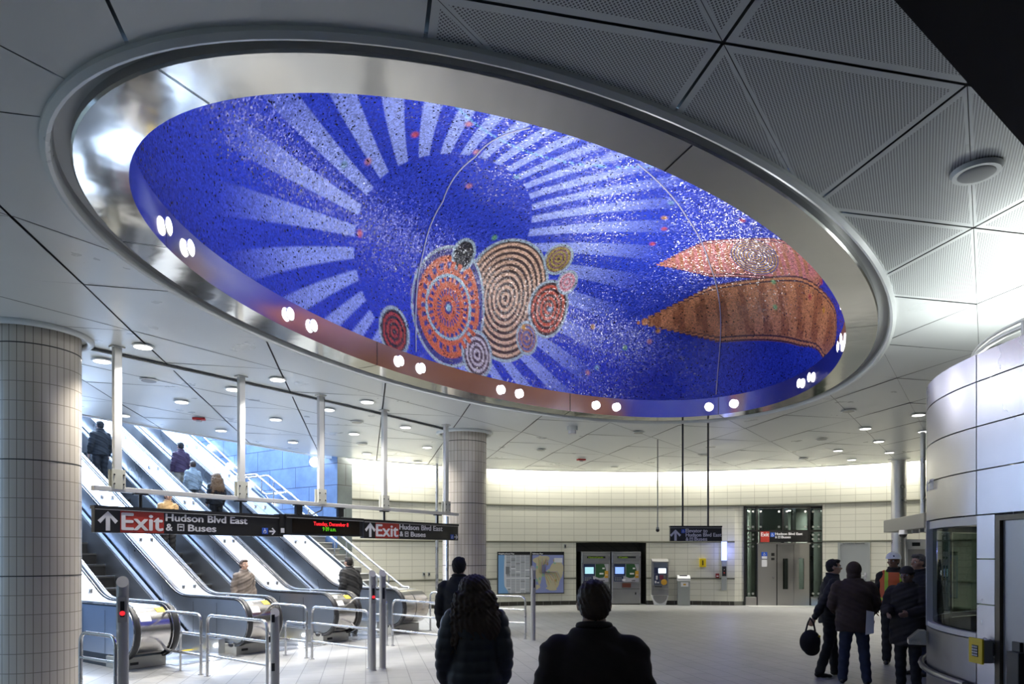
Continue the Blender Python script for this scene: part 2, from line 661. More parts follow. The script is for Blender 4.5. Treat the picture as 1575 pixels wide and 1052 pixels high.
def clip_all(poly):
    poly = clip(poly, Lout, LA.dot(Lout))
    if len(poly) < 3:
        return []
    if max((p - RC).length for p in poly) > RCE - 0.1:
        for nn, dd in ring_planes:
            poly = clip(poly, nn, dd)
            if len(poly) < 3:
                return []
    # ellipse hole
    def inside(p):
        q = p - hc
        x = oca * q.x + osa * q.y; y = -osa * q.x + oca * q.y
        return (x / (OA + CUT)) ** 2 + (y / (OB + CUT)) ** 2
    c = sum(poly, Vector()) / len(poly)
    big = max((p - c).length for p in poly)
    ins = [inside(p) for p in poly]
    if max(ins) < 0.97:
        return []
    q = c - hc
    x = oca * q.x + osa * q.y; y = -osa * q.x + oca * q.y
    if (x / (OA + CUT + big)) ** 2 + (y / (OB + CUT + big)) ** 2 > 1.0:
        return [poly]
    out = []
    for i in range(NSEC):
        a, b = hole[i], hole[(i + 1) % NSEC]
        e = (b - a).normalized(); no = Vector((e.y, -e.x, 0))      # outward
        p2 = clip(poly, -no, -a.dot(no))
        if len(p2) < 3: continue
        ra = (a - hc); na = Vector((ra.y, -ra.x, 0))
        p2 = clip(p2, na, hc.dot(na))
        if len(p2) < 3: continue
        rb = (b - hc); nb = Vector((-rb.y, rb.x, 0))
        p2 = clip(p2, nb, hc.dot(nb))
        if len(p2) >= 3:
            out.append(p2)
    return out


def inset_tri(tri, ds):
    """inset a ccw triangle by a distance per edge (edge i from vertex i to i+1)"""
    L = []
    for i in range(3):
        a, b = tri[i], tri[(i + 1) % 3]
        e = (b - a).normalized(); n = Vector((-e.y, e.x, 0))
        L.append((a + n * ds[i], e))
    out = []
    for i in range(3):
        p, e = L[i - 1]; q, f = L[i]
        den = e.x * f.y - e.y * f.x
        t = ((q.x - p.x) * f.y - (q.y - p.y) * f.x) / den
        out.append(p + e * t)
    return out


# perforated sheet: rows of small round holes
M_perf = mat('perforated_white_metal', (0.70, 0.73, 0.72), 0.4)
tc = nd(M_perf, 'ShaderNodeTexCoord'); mp = nd(M_perf, 'ShaderNodeMapping')
mp.inputs['Rotation'].default_value = (0, 0, R(31))
mp.inputs['Scale'].default_value = (1 / 0.0175, 1 / 0.0175, 1)
lk(M_perf, tc.outputs['Object'], mp.inputs['Vector'])
fr = nd(M_perf, 'ShaderNodeVectorMath', operation='FRACTION'); lk(M_perf, mp.outputs['Vector'], fr.inputs[0])
sb = nd(M_perf, 'ShaderNodeVectorMath', operation='SUBTRACT'); sb.inputs[1].default_value = (0.5, 0.5, 0); lk(M_perf, fr.outputs[0], sb.inputs[0])
mu = nd(M_perf, 'ShaderNodeVectorMath', operation='MULTIPLY'); mu.inputs[1].default_value = (1, 1, 0); lk(M_perf, sb.outputs[0], mu.inputs[0])
ln = nd(M_perf, 'ShaderNodeVectorMath', operation='LENGTH'); lk(M_perf, mu.outputs[0], ln.inputs[0])
lt = nd(M_perf, 'ShaderNodeMapRange'); lt.inputs['From Min'].default_value = 0.30; lt.inputs['From Max'].default_value = 0.38
lk(M_perf, ln.outputs['Value'], lt.inputs['Value'])
mx = nd(M_perf, 'ShaderNodeMix', data_type='RGBA'); mx.inputs[6].default_value = (0.15, 0.16, 0.16, 1); mx.inputs[7].default_value = (0.70, 0.73, 0.72, 1)
lk(M_perf, lt.outputs['Result'], mx.inputs[0]); lk(M_perf, mx.outputs[2], bsdf(M_perf).inputs['Base Color'])

cv, cf, cm = [], [], []


def add_ceiling_poly(polys, zf, mi):
    for poly in polys:
        b = len(cv)
        for p in poly:
            cv.append(Vector((p.x, p.y, zf(p))))
        cf.append(tuple(range(b, b + len(poly)))[::-1])      # facing down
        cm.append(mi)


def node(i, j):
    return NA + E1 * (S1 * i) + E2 * (S2 * j)


for i in range(-12, 10):
    for j in range(-8, 15):
        P00, P10, P11, P01 = node(i, j), node(i + 1, j), node(i + 1, j + 1), node(i, j + 1)
        cen = (P00 + P11) / 2
        if (cen - RC).length > 15.5:
            continue
        perf = cen.y < 7.4 and cen.x > -1.0 + max(0, (cen.y - 4.5)) * 0.9
        if cen.y < 2.6 and cen.x < -0.5:
            perf = False
        gx = 0.003; gy = 0.012; gd = 0.0025
        if perf:
            gx = gy = 0.010
        for tri, ds, tilt in (((P00, P10, P11), (gx, gy, gd), 1), ((P00, P11, P01), (gd, gx, gy), -1)):
            n0 = (tri[1] - tri[0]).cross(tri[2] - tri[0])
            h = 0.008
            hs = [h * (((i + j) % 2) * 2 - 1) * tilt * s for s in (0.3, 1.0, -0.6)]
            a, b, c = tri
            den = (b.y - c.y) * (a.x - c.x) + (c.x - b.x) * (a.y - c.y)
            def zf(p, a=a, b=b, c=c, den=den, hs=hs):
                l1 = ((b.y - c.y) * (p.x - c.x) + (c.x - b.x) * (p.y - c.y)) / den
                l2 = ((c.y - a.y) * (p.x - c.x) + (a.x - c.x) * (p.y - c.y)) / den
                l3 = 1 - l1 - l2
                return ZC + l1 * hs[0] + l2 * hs[1] + l3 * hs[2]
            out = inset_tri(tri, ds)
            if not perf:
                add_ceiling_poly(clip_all(out), zf, 0)
            else:
                inn = inset_tri(tri, [d + 0.045 if d > gd + .001 else d + 0.02 for d in ds])
                zf = lambda p: ZC
                for k in range(3):
                    add_ceiling_poly(clip_all([out[k], out[(k + 1) % 3], inn[(k + 1) % 3], inn[k]]), zf, 0)
                add_ceiling_poly(clip_all(inn), zf, 1)
o = obj('ceiling', cv, cf, [M_ceil, M_perf], None, False, cm)
tag(o, kind='structure')
# dark void above the panels
bv, bf = [], []
big = [Vector((RC.x + RCE * math.cos(2 * PI * k / 80), RC.y + RCE * math.sin(2 * PI * k / 80), 0)) for k in range(80)]
ctr = [big]
pl = clip(big, Lout, LA.dot(Lout) + 0.02)
NS2 = 72
for i in range(NS2):
    a, b = hole[i], hole[(i + 1) % NS2]
    e = (b - a).normalized(); no = Vector((e.y, -e.x, 0))
    p2 = clip(pl, -no, -a.dot(no))
    ra = (a - hc); p2 = clip(p2, Vector((ra.y, -ra.x, 0)), hc.dot(Vector((ra.y, -ra.x, 0))))
    rb = (b - hc); p2 = clip(p2, Vector((-rb.y, rb.x, 0)), hc.dot(Vector((-rb.y, rb.x, 0))))
    if len(p2) >= 3:
        n0 = len(bv)
        bv += [Vector((p.x, p.y, ZC + 0.06)) for p in p2]
        bf.append(tuple(range(n0, n0 + len(p2)))[::-1])
# keep the void inside the light cove
o = obj('ceiling_void', bv, bf, M_void)
tag(o, kind='structure')
# recess the void at the wall: light cove lid
o = arc_wall('ceiling_cove', [(aL, aR, ZC - 0.02, ZT)], M_white, rad=RCE)
tag(o, kind='structure')
mb = MB(); vs = []
for k in range(121):
    a = aR + (aL + 0.02 - aR) * k / 120
    vs += [wall_pt(a, ZT, RCE - 0.3), wall_pt(a, ZT, RR + 0.05)]
mb.add(vs, [(2 * k, 2 * k + 1, 2 * k + 3, 2 * k + 2) for k in range(120)])
tag(mb.build('ceiling_cove_lid', M_white), kind='structure')
# curved soffit edge along the shaft
mb = MB()
lp = [LA - Ldir * 6, LB + Ldir * 0.0]
for a, b in ((lp[0], lp[1]),):
    q = [a, b, b + Lout * 0.12, a + Lout * 0.12]
    mb.add([Vector((p.x, p.y, z)) for z in (ZC - 0.02, 5.6) for p in q], [(3, 2, 1, 0), (0, 1, 5, 4), (1, 2, 6, 5), (2, 3, 7, 6), (3, 0, 4, 7), (4, 5, 6, 7)])
o = mb.build('ceiling_edge', mat('white_soffit_edge', (0.8, 0.83, 0.86), 0.5))
tag(o, kind='structure')
# joint between the two ceiling fields, along the hangers
CJ0 = Vector((-5.99, 8.57, 0)); CJ1 = Vector((-1.085, 15.6, 0))
mb = MB()
jd = (CJ1 - CJ0).normalized(); jn = Vector((-jd.y, jd.x, 0))
n = 20
def jp(t, off, z):
    p = CJ0.lerp(CJ1, t) + jn * (off - 0.10 * math.sin(PI * t)); return Vector((p.x, p.y, z))
for s, (o0, o1, z0, z1, mi) in enumerate(((0.05, 0.17, ZC - 0.035, ZC - 0.035, 0), (0.0, 0.05, ZC - 0.02, ZC - 0.02, 1), (0.17, 0.17, ZC - 0.035, ZC, 0), (0.05, 0.05, ZC, ZC - .035, 0))):
    vs = []; fs = []
    for k in range(n + 1):
        vs += [jp(k / n, o0, z0), jp(k / n, o1, z1)]
    for k in range(n):
        fs.append((2 * k, 2 * k + 2, 2 * k + 3, 2 * k + 1))
    mb.add(vs, fs, mi)
o = mb.build('trim_4', [M_ceil, M_gap])
tag(o, kind='structure')

# ------------------------------------------------------------------ oculus ring
NE = 160


def ring_strip(name, prof, material, parent, smooth=True, th0=0.0, th1=2 * PI, nn=NE):
    """sweep a profile of (offset, height) round the ellipse"""
    vs, fs = [], []
    m_ = len(prof)
    closed = abs(th1 - th0 - 2 * PI) < 1e-6
    cnt = nn if closed else nn + 1
    for k in range(m_ - 1):                     # separate rows keep the creases crisp
        b = len(vs)
        for i in range(cnt):
            th = th0 + (th1 - th0) * i / nn
            for (da, z) in prof[k:k + 2]:
                vs.append(ell(th, da, z) - OC)
        for i in range(nn):
            j = (i + 1) % cnt
            fs.append((b + 2 * i, b + 2 * i + 1, b + 2 * j + 1, b + 2 * j))
    return obj(name, vs, fs, material, parent, smooth)


ocu = empty('oculus_ring', OC, 0, 'large oval stainless steel ring framing the mosaic dome in the ceiling', 'ceiling ring')
ring_strip('outer_trim', [(0.535, ZC + 0.02), (0.535, ZC - 0.03), (0.50, ZC - 0.05), (0.475, ZC - 0.04), (0.465, ZC + 0.02)], M_ceil, ocu)
ring_strip('recess', [(0.465, ZC + 0.02), (0.455, ZC + 0.06), (0.355, ZC + 0.06)], mat('shadow_gap_metal', (0.50, 0.51, 0.50), 0.4, 0.1), ocu)
ring_strip('flange', [(0.36, ZC + 0.06), (0.36, ZC + 0.0), (0.345, ZC - 0.012), (0.0, ZC - 0.005)], M_flange, ocu)
ZB = ZC + 0.34
ring_strip('light_band', [(0.0, ZC - 0.005), (0.0, ZB)], M_band, ocu)
for q in (0.02, 0.87, 1.72, 2.55, 3.3, 4.1, 4.95, 5.6):
    mb = MB()
    a, b = ell(q, -0.001, ZC - 0.013) - OC, ell(q, 0.345, ZC - 0.016) - OC
    a.z = ZC - 0.009
    dd = (ell(q + 0.001, 0, 0) - ell(q, 0, 0)).normalized() * 0.004
    mb.add([a - dd, a + dd, b + dd, b - dd], [(0, 1, 2, 3)])
    c0, c1 = ell(q, -0.008, ZC) - OC, ell(q, -0.008, ZB) - OC
    mb.add([c0 - dd, c0 + dd, c1 + dd, c1 - dd], [(0, 1, 2, 3)])
    mb.build('panel_joint', M_gap, ocu)

ring_strip('black_reveal', [(0.0, ZB), (0.16, ZB + 0.0), (0.16, ZB + 0.05)], M_black, ocu)

# ------------------------------------------------------------------ mosaic dome
DH = 2.5; DE = 0.62; DA = OA + 0.12; DB = OB + 0.12; DZ = ZB + 0.02


def dome(ph, th):
    r = np.cos(ph) ** DE; z = DZ + DH * np.sin(ph) ** DE
    x = DA * r * np.cos(th); y = DB * r * np.sin(th)
    return OC.x + oca * x - osa * y, OC.y + osa * x + oca * y, z


def smooth01(x, a, b):
    t = np.clip((x - a) / (b - a), 0, 1)
    return t * t * (3 - 2 * t)


NT, NP = 1100, 300
tt = (np.linspace(0, 1, NP)) ** 1.35
ph = np.minimum(tt * (PI / 2), PI / 2 - 1e-3)
th = np.arange(NT) * 2 * PI / NT
PH, TH = np.meshgrid(ph, th, indexing='ij')
X, Y, Z = dome(PH, TH)
P = np.stack([X, Y, Z], -1).reshape(-1, 3)
colr = np.zeros((len(P), 3)) + np.array([0.018, 0.045, 0.46])


def blend(mask, c):
    global colr
    colr = colr * (1 - mask[:, None]) + np.array(c)[None, :] * mask[:, None]


def dpt(th_, ph_):
    return np.array(dome(np.array(ph_), np.array(th_)))


# pale rays round a plain blue disc
pc = dpt(1.505, 0.528)
e = 1e-3
tu = dpt(1.505 + e, 0.528) - pc; tu /= np.linalg.norm(tu)
tv = dpt(1.505, 0.528 + e) - pc; tv -= tu * tv.dot(tu); tv /= np.linalg.norm(tv)
q = P - pc
rad = np.linalg.norm(q, axis=1)
ang = np.arctan2(q @ tv, q @ tu)
ray = smooth01(np.sin(ang * 38), -0.12, 0.12) * smooth01(rad, 1.68, 1.70) * (1 - smooth01(rad, 2.4, 4.4))
blend(ray * 0.78, (0.34, 0.42, 0.80))
# plain ringed roundels
ROUND = [(1.628, 0.03, 0.30, (0.40, 0.05, 0.04), (0.03, 0.02, 0.02), 0.075),
         (1.180, 0.42, 0.86, (0.66, 0.42, 0.27), (0.06, 0.035, 0.03), 0.088),
         (1.418, 0.223, 0.76, (0.58, 0.13, 0.05), (0.05, 0.05, 0.22), 0.16),
         (0.975, 0.44, 0.42, (0.55, 0.09, 0.05), (0.06, 0.02, 0.02), 0.085),
         (0.943, 0.87, 0.27, (0.34, 0.26, 0.05), (0.20, 0.10, 0.10), 0.07),
         (1.290, 0.045, 0.33, (0.55, 0.48, 0.50), (0.09, 0.06, 0.07), 0.08),
         (1.069, 0.19, 0.24, (0.36, 0.16, 0.11), (0.12, 0.12, 0.30), 0.07),
         (0.884, 0.697, 0.20, (0.62, 0.24, 0.27), (0.60, 0.45, 0.48), 0.07),
         (1.40, 0.62, 0.22, (0.02, 0.02, 0.025), (0.02, 0.02, 0.025), 0.1)]
for (t_, p_, r_, c1, c2, st) in ROUND:
    d = np.linalg.norm((P - dpt(t_, p_)) * np.array([0.98, 0.84, 0.78]), axis=1)
    m_ = 1 - smooth01(d, r_ - 0.008, r_ + 0.008)
    blend(m_, c1)
    blend(m_ * smooth01(np.sin(d / st * 2 * PI), -0.25, 0.25), c2)
    blend(m_ * smooth01(d, r_ - 0.045, r_ - 0.035), (0.35, 0.45, 0.48))
c0 = dpt(1.418, 0.223)
d = np.linalg.norm(P - c0, axis=1)
qq = P - c0
an2 = np.arctan2(qq[:, 2], qq @ np.array([0.57, 0.82, 0]))
blend((1 - smooth01(d, 0.71, 0.72)) * smooth01(d, 0.10, 0.12) * smooth01(np.sin(an2 * 26), -.2, .2), (0.62, 0.14, 0.06))
blend((1 - smooth01(d, 0.52, 0.53)) * smooth01(d, 0.47, 0.48), (0.35, 0.50, 0.52))
blend(1 - smooth01(d, 0.05, 0.06), (0.3, 0.5, 0.55))


# broad striped leaf shapes
def leaf(pts, w, base, dark, stripe):
    n_ = 40
    best = np.full(len(P), 1e9); bt = np.zeros(len(P))
    sel = np.where(np.linalg.norm(P - dpt(*pts[1]), axis=1) < 4.2)[0]
    Q = P[sel]; bd = np.full(len(sel), 1e9); bb = np.zeros(len(sel))
    for k in range(n_ + 1):
        t = k / n_
        a1, a2 = [pts[0][w_] * (1 - t) ** 2 + pts[1][w_] * 2 * t * (1 - t) + pts[2][w_] * t * t for w_ in (0, 1)]
        c = dpt(a1, a2)
        dd_ = np.linalg.norm(Q - c, axis=1)
        m_ = dd_ < bd
        bd[m_] = dd_[m_]; bb[m_] = t
    wid = w * np.clip(1.45 * np.sin(np.clip(bb * 2.2, 0, PI / 2)) ** 1.1, 0, 1) * (1 - 0.25 * smooth01(bb, 0.8, 1))
    m_ = np.zeros(len(P)); rel = np.full(len(P), 9.0); tb = np.zeros(len(P))
    rel[sel] = bd / np.maximum(wid, 1e-3); tb[sel] = bb
    m_ = 1 - smooth01(rel, 0.98, 1.01)
    m_ *= (bd_mask(sel, bd, len(P)))
    blend(m_, base)
    blend(m_ * (1 - smooth01(rel, .78, .80)) * smooth01(np.sin(tb * stripe + rel * 2.0), -.5, .9), dark)
    blend(m_ * smooth01(rel, 0.80, 0.82) * (1 - smooth01(rel, 0.86, 0.87)), (0.09, 0.04, 0.04))
    blend(m_ * smooth01(rel, 0.93, 0.95), (0.10, 0.04, 0.05))
    return m_, rel, tb


def bd_mask(sel, bd, n_):
    z = np.zeros(n_); z[sel] = (bd < 3).astype(float); return z


leaf([(0.32, 0.93), (-0.30, 1.02), (-0.74, 0.46)], 0.50, (0.62, 0.22, 0.20), (0.50, 0.20, 0.10), 150)
c0 = dpt(-0.42, 0.78); d = np.linalg.norm(P - c0, axis=1)
m_ = (1 - smooth01(d, 0.42, 0.43))
blend(m_, (0.55, 0.30, 0.08)); blend(m_ * smooth01(np.sin(d / 0.05 * 2 * PI), -.3, .3), (0.12, 0.10, 0.26))
leaf([(0.53, 0.43), (-0.25, 0.66), (-0.80, 0.06)], 0.60, (0.60, 0.25, 0.10), (0.36, 0.13, 0.05), 190)
# scattered star dots
rs = np.random.RandomState(5)
for k in range(46):
    t_, p_ = rs.uniform(-0.9, 3.6), rs.uniform(0.05, 1.35)
    d = np.linalg.norm(P - dpt(t_, p_), axis=1)
    c = [(0.55, 0.08, 0.08), (0.62, 0.30, 0.02), (0.16, 0.42, 0.16), (0.20, 0.36, 0.50), (0.50, 0.20, 0.22)][k % 5]
    blend((1 - smooth01(d, 0.02, 0.075)) * 0.9, c)
# a thin pale curve
cz = dpt(-0.9, 1.45); d = np.linalg.norm(P - dpt(-1.9, 1.25), axis=1)
blend((1 - smooth01(np.abs(d - 2.55), 0.006, 0.018)) * 0.7, (0.2, 0.5, 0.7))

idx = np.arange(NP * NT).reshape(NP, NT)
a_ = idx[:-1, :]; b_ = np.roll(idx, -1, axis=1)[:-1, :]; c_ = np.roll(idx, -1, axis=1)[1:, :]; d_ = idx[1:, :]
quads = np.stack([a_, b_, c_, d_], -1).reshape(-1, 4)
me = bpy.data.meshes.new('mosaic')
me.vertices.add(len(P)); me.vertices.foreach_set('co', (P - np.array([OC.x, OC.y, 0])).ravel())
me.loops.add(quads.size); me.loops.foreach_set('vertex_index', quads.ravel())
me.polygons.add(len(quads)); me.polygons.foreach_set('loop_start', np.arange(0, quads.size, 4)); me.polygons.foreach_set('loop_total', np.full(len(quads), 4))
me.update(calc_edges=True)
me.polygons.foreach_set('use_smooth', [True] * len(quads))
ca_ = me.color_attributes.new('tesserae', 'FLOAT_COLOR', 'POINT')
ca_.data.foreach_set('color', np.concatenate([colr, np.ones((len(colr), 1))], 1).ravel())
M_mos = mat('glass_mosaic', (0.02, 0.05, 0.5), 0.25, 0.0, spec=0.6)
at = nd(M_mos, 'ShaderNodeVertexColor'); at.layer_name = 'tesserae'
tc = nd(M_mos, 'ShaderNodeTexCoord')
vo = nd(M_mos, 'ShaderNodeTexVoronoi'); vo.inputs['Scale'].default_value = 50
lk(M_mos, tc.outputs['Object'], vo.inputs['Vector'])
sx = nd(M_mos, 'ShaderNodeSeparateColor'); lk(M_mos, vo.outputs['Color'], sx.inputs[0])
mr = nd(M_mos, 'ShaderNodeMapRange'); mr.inputs['To Min'].default_value = 0.62; mr.inputs['To Max'].default_value = 1.4
lk(M_mos, sx.outputs[0], mr.inputs['Value'])
dk = nd(M_mos, 'ShaderNodeMath', operation='GREATER_THAN'); dk.inputs[1].default_value = 0.035; lk(M_mos, sx.outputs[1], dk.inputs[0])
mm = nd(M_mos, 'ShaderNodeMath', operation='MULTIPLY'); lk(M_mos, mr.outputs[0], mm.inputs[0]); lk(M_mos, dk.outputs[0], mm.inputs[1])
ma = nd(M_mos, 'ShaderNodeMath', operation='ADD'); ma.inputs[1].default_value = 0.05; lk(M_mos, mm.outputs[0], ma.inputs[0])
vm = nd(M_mos, 'ShaderNodeVectorMath', operation='SCALE'); lk(M_mos, at.outputs['Color'], vm.inputs[0]); lk(M_mos, ma.outputs[0], vm.inputs['Scale'])
lk(M_mos, vm.outputs['Vector'], bsdf(M_mos).inputs['Base Color'])
# each glass piece sits at its own small tilt
geo = nd(M_mos, 'ShaderNodeNewGeometry')
s1 = nd(M_mos, 'ShaderNodeVectorMath', operation='SUBTRACT'); s1.inputs[1].default_value = (0.5, 0.5, 0.5); lk(M_mos, vo.outputs['Color'], s1.inputs[0])
s2 = nd(M_mos, 'ShaderNodeVectorMath', operation='SCALE'); s2.inputs['Scale'].default_value = 0.35; lk(M_mos, s1.outputs[0], s2.inputs[0])
s3 = nd(M_mos, 'ShaderNodeVectorMath', operation='ADD'); lk(M_mos, s2.outputs[0], s3.inputs[0]); lk(M_mos, geo.outputs['Normal'], s3.inputs[1])
s4 = nd(M_mos, 'ShaderNodeVectorMath', operation='NORMALIZE'); lk(M_mos, s3.outputs[0], s4.inputs[0])
lk(M_mos, s4.outputs[0], bsdf(M_mos).inputs['Normal'])
me.materials.append(M_mos)
dome_root = empty('mosaic_dome', (OC.x, OC.y, 0), 0, 'deep blue glass mosaic dome with pale rays and ringed roundels', 'mosaic ceiling')
mo = bpy.data.objects.new('mosaic', me); COL.objects.link(mo); mo.parent = dome_root
for pts in ([(0.045, 0.003), (-0.03, 0.5), (-0.084, 0.876), (-0.17, 1.2), (-0.32, 1.52)], [(1.544, 0.005), (1.56, 0.5), (1.596, 0.894), (1.70, 1.25), (1.907, 1.53)]):
    tp = []
    for k in range(len(pts) - 1):
        for s_ in range(8):
            f_ = s_ / 8
            t_ = pts[k][0] * (1 - f_) + pts[k + 1][0] * f_; p_ = pts[k][1] * (1 - f_) + pts[k + 1][1] * f_
            w_ = Vector(dpt(t_, p_)) - OC
            w_.x *= 0.997; w_.y *= 0.997; w_.z -= 0.004
            tp.append(w_)
    MB().tube(tp, 0.011, 6).build('joint_strip', mat('pale_joint', (0.45, 0.45, 0.55), 0.4), dome_root)

# spotlights in the light band
band_px = [(247, 347), (281, 383), (441, 484), (477, 503), (613, 554), (646, 566), (770, 598), (799, 604), (917, 623), (949, 625), (1091, 627), (1129, 622), (1233, 590), (1249, 580), (1296, 531), (1299, 518)]
thetas = []
ths = [2 * PI * k / 2000 for k in range(2000)]
for (px_, py_) in band_px:
    best = min(ths, key=lambda t: (lambda p: (CX + F * p.x / p.y - px_) ** 2 + (HY - F * (p.z - EYE) / p.y - py_) ** 2)(ell(t, 0, ZC + 0.2)))
    thetas.append(best)
for k in range(4):                                     # the near side of the ring, hidden by the flange
    base = 3.4 + k * 0.46
    thetas += [base, base + 0.09]


def spot_unit(th_, first=None):
    p = ell(th_, -0.026, ZC + 0.17)
    inn = Vector((OC.x - p.x, OC.y - p.y, 0))
    t_ = (ell(th_ + .001) - ell(th_ - .001)).normalized()
    nn = Vector((-t_.y, t_.x, 0))
    if nn.dot(inn) < 0: nn = -nn
    rz = math.atan2(nn.y, nn.x) + PI / 2                # local -y looks at the room
    return p, rz, nn


proto = None
for k, th_ in enumerate(thetas):
    p, rz, nn = spot_unit(th_)
    if proto is None:
        proto = empty('dome_spotlight', p, rz)
        m1 = MB()
        n_ = 24
        vo_ = []
        for a in range(n_):
            c_a, s_a = math.cos(2 * PI * a / n_), math.sin(2 * PI * a / n_)
            vo_ += [(0.085 * c_a, -0.004, 0.085 * s_a), (0.074 * c_a, -0.012, 0.074 * s_a)]
        m1.add(vo_, [(2 * a, 2 * a + 1, (2 * a + 3) % (2 * n_), (2 * a + 2) % (2 * n_)) for a in range(n_)], 0, True)
        m1.build('bezel', M_rail, proto)
        m2 = MB(); m2.ball((0, -0.006, 0), 0.076, 16, 0, (1, 0.16, 1)); m2.build('lens', M_lamp_hot, proto)
        u = proto
    else:
        u = copy_tree(proto); u.location = p; u.rotation_euler = (0, 0, rz)
    pr = CX + F * p.x / p.y
    lab = 'round spotlight set in the steel band round the mosaic dome'
    tag(u, lab, 'spotlight', 'spotlights in the dome light band')
    if k % 2 == 0:
        tgt = Vector((p.x, p.y, 0)) + nn * 5.0
        add_light('dome_beam', 'SPOT', p + nn * 0.06 + Vector((0, 0, 0.02)), 170, (0.93, 0.95, 1.0), (tgt.x, tgt.y, ZB + 2.4), spot_size=R(105), spot_blend=0.9, shadow_soft_size=0.06)

# ------------------------------------------------------------------ columns


def column(name, c, r, label):
    n = 64
    root = empty(name, (c[0], c[1], 0), 0, label, 'column')
    vs, fs = [], []
    for k in range(n + 1):
        a = 2 * PI * k / n
        for z in (0, ZC - 0.01):
            vs.append((r * math.cos(a), r * math.sin(a), z))
    for k in range(n):
        fs.append((2 * k, 2 * k + 2, 2 * k + 3, 2 * k + 1))
    me_ = obj('tiled_shaft', vs, fs, M_column, root, True)
    uv = me_.data.uv_layers.new(name='UVMap')
    for p in me_.data.polygons:
        for li in p.loop_indices:
            vi = me_.data.loops[li].vertex_index
            uv.data[li].uv = (2 * PI * (vi // 2) / n * r, me_.data.vertices[vi].co.z)
    for z in (0.09, 1.476, 2.866, 4.256):
        MB().disc((0, 0), r + 0.003, z - 0.006, z + 0.006, 64).build('joint_line', M_gap, root)
    mbc = MB()
    mbc.tube([(math.cos(2 * PI * k / 48) * (r + 0.10), math.sin(2 * PI * k / 48) * (r + 0.10), ZC - 0.02) for k in range(48)], 0.045, 8, 0, True)
    mbc.build('ceiling_collar', M_ceil, root)
    return root


column('tiled_column', (-5.99, 8.57), 0.5, 'big round tiled column at the left edge, nearest to the viewer')
column('tiled_column', (-1.085, 15.6), 0.5, 'round tiled column behind the right end of the hanging exit signs')

# ------------------------------------------------------------------ escalators
HZ = 0.97; NR = 0.40; KINK = 2.15; SL = math.tan(R(30)); ELEN = 15.5
TOPY = KINK + ELEN


def escalator_path(n_arc=14, off=0.0, start=-95):
    """side profile of the handrail: newel, flat run and 30 degree incline (y, z)"""
    c = (NR, HZ - NR)
    r = NR + off
    pts = [(c[0] + r * math.cos(a), c[1] + r * math.sin(a)) for a in [R(270 - (180) * i / n_arc) for i in range(n_arc + 1)]]
    # flat to kink, rounded
    kr = 1.1
    d = kr * math.tan(R(15))
    z = HZ + off
    cc = (KINK - d, z + kr)
    pts.append((KINK - d - 0.6, z))
    for i in range(9):
        a = R(-90 + 30 * i / 8)
        pts.append((cc[0] + kr * math.cos(a), cc[1] + kr * math.sin(a)))
    pts.append((TOPY, z + (TOPY - KINK) * SL))
    return pts


